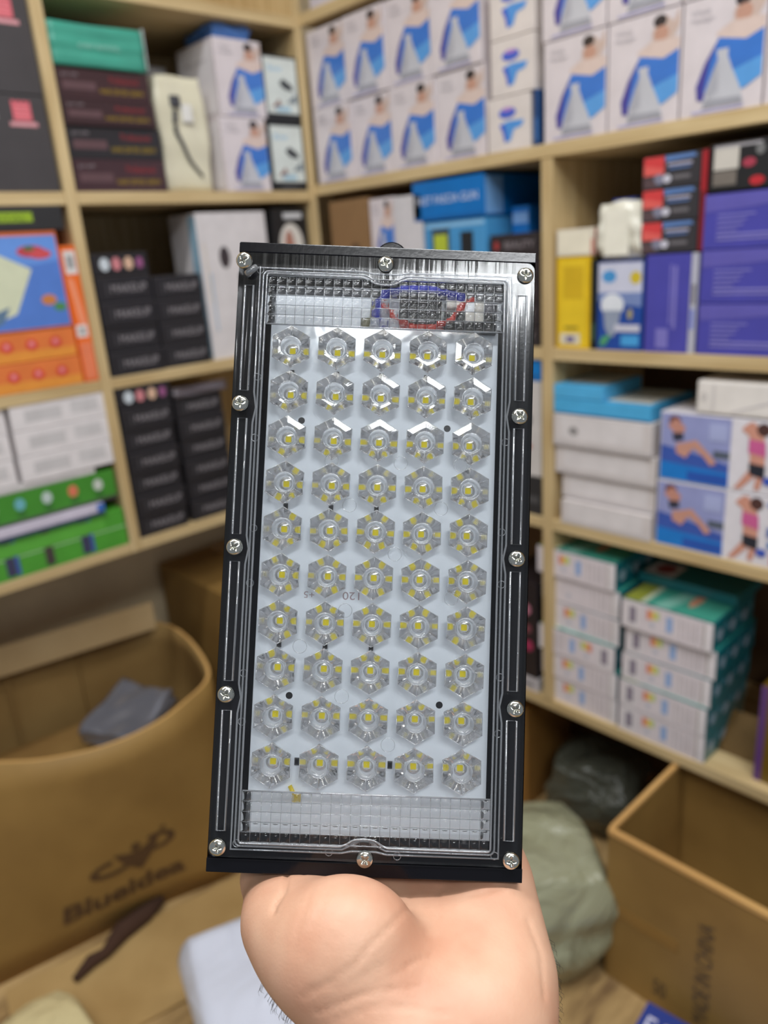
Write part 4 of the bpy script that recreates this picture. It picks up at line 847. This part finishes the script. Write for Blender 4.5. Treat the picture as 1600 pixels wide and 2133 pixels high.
# ridges and channels of the cover
def rect_tube(bm, x0, x1, y0, y1, z=2.0, r=.42, n_=1):
    tube(bm, [Q(x, y, z) for x, y in ((x0, y0), (x1, y0), (x1, y1), (x0, y1))], r*S_, 8, closed=True)
for side, xa, xb in (('l', 3.4, 6.6), ('r', 110.6, 114.2)):
    for y0, y1 in ((17.5, 59.5), (70.5, 115.5), (126, 171), (182, 226)):
        bm = bmesh.new(); rect_tube(bm, xa, xb, y0, y1); finish(bm, 'channel_rib', m_ridge_glint, lamp)
bm = bmesh.new()
tube(bm, [Q(x, y, 2.0) for x, y in ((9.0, 10.2), (50, 10.2), (53.5, 11), (63.5, 11), (67, 10.2), (108.4, 10.2), (108.6, 60), (107.6, 66), (108.6, 72), (108.6, 116), (107.6, 121), (108.6, 127), (108.6, 172), (107.6, 177), (108.6, 183), (108.6, 232.6), (67, 232.6), (63, 231.8), (54, 231.8), (50, 232.6), (9.0, 232.6), (9.0, 183), (10, 177), (9.0, 172), (9.0, 127), (10, 121), (9.0, 116), (9.0, 72), (10, 66), (9.0, 60))], .40*S_, 8, closed=True)
finish(bm, 'perimeter_rib', m_ridge_glint, lamp)
for k, (pth, z) in enumerate(((pathO, 2.1), (pathI, 4.7))):
    bm = bmesh.new(); tube(bm, [Q(x, y, z) for x, y in pth], .36*S_, 8, closed=True); finish(bm, 'bevel_rib', m_ridge_glint, lamp)
for yy in (yT-.2, yB+.2):
    bm = bmesh.new(); tube(bm, [Q(xL+.4, yy, 4.3), Q(xR-.4, yy, 4.3)], .3*S_, 8); finish(bm, 'cross_rib', m_ridge_glint, lamp)
# moulding marks
bm = bmesh.new()
tube(bm, [(1.35*S_*math.cos(a*math.pi/10), 1.35*S_*math.sin(a*math.pi/10), 0) for a in range(20)], .16*S_, 6, closed=True)
mk0 = finish(bm, 'moulding_mark', m_ridge_glint, lamp)
marks = [(9.0, 11.2), (45.5, 10.6), (68.5, 10.6), (106.9, 12.2), (10.0, 54), (10.2, 78), (11.4, 113), (11.2, 134), (10.6, 168), (10.8, 186), (107.4, 76), (106.8, 111), (107.2, 131), (107.6, 166), (107.4, 187), (11.2, 230.4), (45.6, 232.4), (71.0, 233), (107.2, 231.6)]
for i, (x, y) in enumerate(marks):
    c = mk0 if i == 0 else mk0.copy()
    if i: C.objects.link(c); c.parent = lamp
    c.location = Q(x, y, 2.05)
bm = bmesh.new()
tube(bm, [(2.6*S_*math.cos(a*math.pi/12), 2.6*S_*math.sin(a*math.pi/12), 0) for a in range(24)], .12*S_, 6, closed=True)
mk1 = finish(bm, 'gate_mark', m_ridge_glint, lamp)
for i, (x, y) in enumerate(((41, 57), (81, 57), (40.5, 86), (67, 86), (90, 86), (48, 103), (83, 103), (66, 121), (48, 143), (88, 137), (48, 175), (31.5, 157), (66, 192.2))):
    c = mk1 if i == 0 else mk1.copy()
    if i: C.objects.link(c); c.parent = lamp
    c.location = Q(x, y, 4.0)
# screws
m_scr, N, L, P = newmat('zinc_steel'); P.inputs['Base Color'].default_value = (.62, .62, .56, 1); P.inputs['Metallic'].default_value = 1; P.inputs['Roughness'].default_value = .16
bm = bmesh.new(); n = 40; rings = []
RR = [0.001, .5, .9, 1.3, 1.6, 1.9, 2.3, 2.7, 3.0, 3.15, 3.2]
for r in RR:
    row = []
    for k in range(n):
        a = 2*math.pi*k/n; x, y = r*math.cos(a), r*math.sin(a); z = 2.0*math.sqrt(max(0, 1-(r/3.25)**2))**.8
        d_ = min(abs(x), abs(y))
        if r < 1.95: z -= 1.3*(1-min(1, d_/.55))*(1-(r/2.0)**2)
        row.append(bm.verts.new((x*S_, y*S_, z*S_)))
    rings.append(row)
rings.append([bm.verts.new((3.2*S_*math.cos(2*math.pi*k/n), 3.2*S_*math.sin(2*math.pi*k/n), -.4*S_)) for k in range(n)])
for A, B in zip(rings, rings[1:]):
    for k in range(n): f = bm.faces.new((A[k], A[(k+1) % n], B[(k+1) % n], B[k])); f.smooth = True
bm.faces.new(rings[0]); bm.faces.new(rings[-1][::-1])
scr = finish(bm, 'screw', m_scr, lamp)
SC = [(58.3, 7.0), (113.5, 9.4), (3.9, 64.8), (4.7, 120.5), (4.4, 176.1), (4.3, 232.0), (59, 234.4), (113.3, 233), (113.6, 177.5), (112.8, 121), (112.6, 65.7)]
for i, (x, y) in enumerate(SC):
    c = scr if i == 0 else scr.copy()
    if i: C.objects.link(c); c.parent = lamp
    c.location = Q(x, y, 2.1); c.rotation_euler = (0, 0, random.uniform(0, 1.5))
bm = bmesh.new(); tube(bm, [(0, 0, -5*S_), (0, 0, .2*S_)], 1.5*S_, 12); fx = None
c = scr.copy(); C.objects.link(c); c.parent = lamp; c.location = Q(3.2, 9.0, 5.4); c.rotation_euler = (math.radians(8), math.radians(-16), .5)
shaft = finish(bm, 'screw_shaft', m_scr, c)
bm = bmesh.new(); tube(bm, [Q(6.3, 12.5, 1.8), Q(5.6, 11.8, 2.2), Q(5, 11, 2.4)], 3.0*S_, 16); finish(bm, 'screw_boss', m_ridge_glint, lamp)
# driver block, wires, connectors behind the upper prism panel
bm = bmesh.new(); qbox(bm, 64.6, 81.0, 19.2, 29.6, -2.9, 1.6, 0, .6); finish(bm, 'driver', card((12, 12, 14), rough=.3), lamp)
bm = bmesh.new(); qbox(bm, 81.5, 103.0, 24.6, 32.5, -2.9, .2, 0, .4); finish(bm, 'terminal_block', card((24, 26, 28), rough=.4), lamp)
for x0, x1, y0, y1 in ((82.6, 86, 19.6, 23), (86.6, 90, 19.8, 23), (93.5, 97.4, 20, 23.6), (90.2, 97.2, 24.4, 28.0)):
    bm = bmesh.new(); qbox(bm, x0, x1, y0, y1, -2.9, 1.4, 0, .4); finish(bm, 'white_connector', card((236, 232, 222)), lamp)
bm = bmesh.new(); tube(bm, [Q(*p) for p in ((57.5, 29.5, -1.5), (56.0, 26, -1), (56.4, 20.5, 0), (60, 17.6, .8), (66, 16.6, 1), (76, 16.4, 1), (86, 17.6, .6), (89, 19.6, 0))], 1.6*S_, 10); finish(bm, 'blue_wire', card((24, 40, 170), rough=.3), lamp)
bm = bmesh.new(); tube(bm, [Q(*p) for p in ((57, 22.0, -.6), (60, 24.5, 0), (63, 28.6, .4), (70, 31.2, .4), (78, 31.2, .8), (85, 28, 1.6), (89.5, 22, 1.6), (93, 19.5, .8))], 1.0*S_, 10); finish(bm, 'red_wire', card((176, 44, 30), rough=.3), lamp)
bm = bmesh.new(); tube(bm, [Q(*p) for p in ((50, 30.5, -1.5), (53, 27.5, -1.5), (54.2, 23.2, -1.5), (57, 20, -1.6))], 1.3*S_, 10); finish(bm, 'olive_sleeve', card((120, 116, 84), rough=.5), lamp)
bm = bmesh.new(); qbox(bm, 98.5, 103.5, 19.6, 24.4, -2.9, -.6, 0, .3); finish(bm, 'grey_clip', card((90, 90, 98)), lamp)
bm = bmesh.new(); tube(bm, [Q(*p) for p in ((29.5, 210, -2.2), (31.0, 212.4, -1.6), (32.2, 214.8, -2.2))], .8*S_, 8); finish(bm, 'yellow_wire', card((226, 200, 60)), lamp)

# ---------------------------------------------------------------- the hand (camera-space skeleton, metres, turned into world space)
wr0, wr1 = (.004, .262, .185), (.0035, .158, .231)
palmP = [
    ('c', (.006, .270, .170), (.0070, .160, .233), .0245, .0235),   # forearm, thumb side
    ('c', (.028, .270, .172), (.0285, .160, .236), .025, .0225),   # forearm, little-finger side
    ('c', (.015, .270, .176), (.0155, .160, .240), .026, .0245),
    ('c', (-.001, .156, .238), (-.022, .1365, .268), .0175, .0135),   # index metacarpal
    ('c', (.006, .156, .242), (.000, .1350, .274), .0190, .0135),
    ('c', (.020, .155, .243), (.018, .1345, .273), .0190, .0130),
    ('c', (.032, .154, .240), (.0365, .1320, .270), .0200, .0135),   # little finger side
    ('c', (.040, .146, .246), (.0395, .1260, .276), .0140, .0105),
    ('e', (-.0115, .1340, .2365), (.0225, .0210, .0175)),           # ball of the thumb
    ('e', (-.018, .1390, .2420), (.020, .0180, .0180)),
    ('e', (-.0290, .1350, .2500), (.0150, .0140, .0150)),
    ('c', (-.003, .150, .237), (-.0330, .1350, .256), .0170, .0125),  # thumb root
]
fingers = [
    [((-.0330, .1350, .256), (-.0400, .1300, .272), .0125, .0105), ((-.0400, .1300, .272), (-.0400, .1080, .2905), .0105, .0093), ((-.0400, .1080, .2905), (-.0420, .0860, .2930), .0093, .0075)],
    [((-.0200, .1370, .268), (-.0200, .1290, .2900), .0130, .0090), ((-.0200, .1290, .2900), (-.0185, .0900, .2965), .0090, .0080), ((-.0185, .0900, .2965), (-.0170, .0660, .2975), .0080, .0072), ((-.0170, .0660, .2975), (-.0160, .0490, .2965), .0072, .0058)],
    [((.0000, .1355, .274), (.0000, .1270, .2940), .0130, .0092), ((.0000, .1270, .2940), (.0010, .0840, .3000), .0092, .0083), ((.0010, .0840, .3000), (.0015, .0570, .3005), .0083, .0074), ((.0015, .0570, .3005), (.0020, .0370, .2990), .0074, .0060)],
    [((.0185, .1350, .273), (.0195, .1260, .2930), .0125, .0090), ((.0195, .1260, .2930), (.0200, .0870, .2985), .0090, .0080), ((.0200, .0870, .2985), (.0200, .0620, .2990), .0080, .0072), ((.0200, .0620, .2990), (.0195, .0440, .2975), .0072, .0058)],
    [((.0380, .1310, .272), (.0385, .1180, .2890), .0118, .0085), ((.0385, .1180, .2890), (.0375, .0920, .2950), .0085, .0074), ((.0375, .0920, .2950), (.0365, .0740, .2955), .0074, .0066), ((.0365, .0740, .2955), (.0355, .0600, .2945), .0066, .0054)],
]
def hand_fn(P_):
    d = None
    for p in palmP:
        q = sd_caps(P_, *p[1:]) if p[0] == 'c' else sd_ell(P_, p[1], p[2])
        d = q if d is None else smin(d, q, .009)
    fd = None
    for F_ in fingers:
        q = None
        for s in F_:
            c = sd_caps(P_, *s); q = c if q is None else smin(q, c, .002)
        fd = q if fd is None else np.minimum(fd, q)
    d = smin(d, fd, .005)
    return d
hv, hf = surface_nets(hand_fn, (-.062, .028, .150), (.070, .262, .318), .0014)
hv = relax(hv, hf, 3)
# keep the flesh clear of the lamp: press anything inside the housing out below or behind it
Rl = np.array([ex_, ey_, ez_]); lo_ = np.array(org)
basis = np.array([cR, cD, fwd])
HW = np.array(EYE)+hv@basis
q = (HW-lo_)@Rl.T/S_                              # lamp units: x -59..59, y 0..241, z -24..0
ins = (np.abs(q[:, 0]) < 59.6) & (q[:, 1] > -.5) & (q[:, 2] < .9) & (q[:, 2] > -24.6)
dy = q[:, 1]+.5; dzf = .9-q[:, 2]; dzb = q[:, 2]+24.6
mode = np.argmin(np.stack([dy, dzf, dzb], 1), 1)
q[ins & (mode == 0), 1] = -.5; q[ins & (mode == 1), 2] = .9; q[ins & (mode == 2), 2] = -24.6
HW = lo_+(q*S_)@Rl
# skin folds: shallow grooves where the palm bends
def vnormals(v, f):
    nrm = np.zeros_like(v); fn_ = np.cross(v[f[:, 2]]-v[f[:, 0]], v[f[:, 3]]-v[f[:, 1]])
    for c in range(4): np.add.at(nrm, f[:, c], fn_)
    return nrm/np.maximum(np.linalg.norm(nrm, axis=1), 1e-12)[:, None]
cc = (HW-np.array(EYE))@basis.T; pxy = np.stack([800+FPX*cc[:, 0]/cc[:, 2], 1066.5+FPX*cc[:, 1]/cc[:, 2]], 1)
nrm = vnormals(HW, hf); facing = (nrm*(np.array(EYE)-HW)).sum(1) > 0
if facing.mean() < .2: nrm = -nrm; facing = ~facing
creases = [([(846, 1838), (858, 1862), (852, 1888), (811, 1932), (773, 1967), (739, 2012), (691, 2042), (632, 2077)], 5.0, .00045), ([(912, 1850), (912, 1912), (887, 1944)], 4, .0006), ([(903, 1990), (870, 2002), (840, 2020)], 4, .0004),
    ([(598, 1822), (590, 1858), (574, 1882), (568, 1900)], 5, .0009), ([(690, 1850), (660, 1910), (630, 1990)], 3, .0003), ([(720, 1875), (690, 1950), (668, 2010)], 3, .00025), ([(650, 1850), (622, 1930), (612, 1990)], 3, .0003), ([(760, 1880), (700, 1960)], 3, .00025),
    ([(1100, 1915), (1128, 1990), (1135, 2080)], 5, .0004), ([(980, 1865), (1010, 1858), (1060, 1840)], 5, .0004), ([(660, 2110), (760, 2070), (880, 2055)], 4, .0005), ([(700, 2125), (800, 2095), (930, 2110)], 4, .0004), ([(820, 2030), (880, 1995)], 3, .0003), ([(640, 2060), (720, 2050), (800, 2010)], 3, .0003)]
for pts, wd, dep in creases:
    dm = np.full(len(pxy), 1e9)
    for a, b in zip(pts, pts[1:]):
        a = np.array(a, float); b = np.array(b, float); ab = b-a; t = np.clip(((pxy-a)@ab)/(ab@ab), 0, 1); dm = np.minimum(dm, np.linalg.norm(pxy-a-t[:, None]*ab, axis=1))
    HW = HW-nrm*(facing*dep*np.exp(-(dm/wd)**2))[:, None]
m_skin, N, L, P = newmat('skin')
tc = N.new('ShaderNodeTexCoord'); n1 = N.new('ShaderNodeTexNoise'); n1.inputs['Scale'].default_value = 42; n1.inputs['Detail'].default_value = 3
L.new(tc.outputs['Object'], n1.inputs['Vector']); cr = N.new('ShaderNodeValToRGB'); cr.color_ramp.elements[0].position = .35; cr.color_ramp.elements[1].position = .65
cr.color_ramp.elements[0].color = lin((200, 148, 120))+(1,); cr.color_ramp.elements[1].color = lin((211, 167, 139))+(1,); L.new(n1.outputs['Fac'], cr.inputs[0]); L.new(cr.outputs[0], P.inputs['Base Color'])
n2 = N.new('ShaderNodeTexNoise'); n2.inputs['Scale'].default_value = 900; n2.inputs['Detail'].default_value = 4; L.new(tc.outputs['Object'], n2.inputs['Vector'])
bu = N.new('ShaderNodeBump'); bu.inputs['Strength'].default_value = .25; bu.inputs['Distance'].default_value = .0003; L.new(n2.outputs['Fac'], bu.inputs['Height']); L.new(bu.outputs[0], P.inputs['Normal'])
P.inputs['Roughness'].default_value = .5; P.inputs['Subsurface Weight'].default_value = .08; P.inputs['Subsurface Radius'].default_value = (.004, .0015, .0008); P.inputs['Subsurface Scale'].default_value = .5
hb = HW.mean(0)
hand = mesh_from('person', HW-hb, hf, m_skin); hand.location = hb
tag(hand, 'bare left hand and wrist held palm up, gripping the floodlight from behind and below', 'person')
# nails on the five finger tips (they face away, behind the lamp)
m_nail = card((226, 180, 164), rough=.25, coat=.5, var=.02)
for F_ in fingers:
    a, b, r0, r1 = F_[-1]; a, b = Vector(a), Vector(b); ax_ = (b-a).normalized(); back = Vector((0, .05, 1)); back = (back-ax_*back.dot(ax_)).normalized(); sd = ax_.cross(back)
    bm = bmesh.new(); G = []
    for i in range(7):
        row = []
        for j in range(7):
            u = (i-3)/3; v = (j-3)/3; p = a.lerp(b, .55+.45*(v*.5+.5))+ax_*(.002*(1 if v > .9 else 0)); rr_ = r1+.0006; p = p+back*rr_*math.cos(u*.75)*1.02+sd*rr_*math.sin(u*.75)
            row.append(bm.verts.new(EYE+cR*p.x+cD*p.y+fwd*p.z-Vector(hb)))
        G.append(row)
    fs_ = [bm.faces.new((G[i][j], G[i+1][j], G[i+1][j+1], G[i][j+1])) for i in range(6) for j in range(6)]
    bmesh.ops.solidify(bm, geom=fs_, thickness=.0004); finish(bm, 'fingernail', m_nail, hand)
# short dark hairs along both edges of the wrist
rh = random.Random(4)
sil = np.argwhere((np.abs((nrm*((np.array(EYE)-HW)/np.linalg.norm(np.array(EYE)-HW, axis=1)[:, None])).sum(1)) < .16) & (pxy[:, 1] > 1940) & (pxy[:, 1] < 2190))[:, 0]
lf = [i for i in sil if pxy[i, 0] < 720 and pxy[i, 1] > 2040]; rt = [i for i in sil if pxy[i, 0] > 1080]
for grp, cnt in ((lf, 44), (rt, 46)):
    bm = bmesh.new()
    for _ in range(cnt if grp else 0):
        i = rh.choice(grp); p = Vector(HW[i]-hb); nn = Vector(nrm[i]); dr = (nn*rh.uniform(.15, .6)-ey_*rh.uniform(.5, 1.0)+ex_*rh.uniform(-.3, .3)).normalized(); ln = rh.uniform(.0018, .0045)
        tube(bm, [p-nn*.0003, p+dr*ln*.5+nn*.0005, p+dr*ln-nn*ln*.2], [.00006, .00005, .00002], 4)
    tag(finish(bm, 'arm_hair', card((40, 32, 30), rough=.5), hand), kind='stuff')
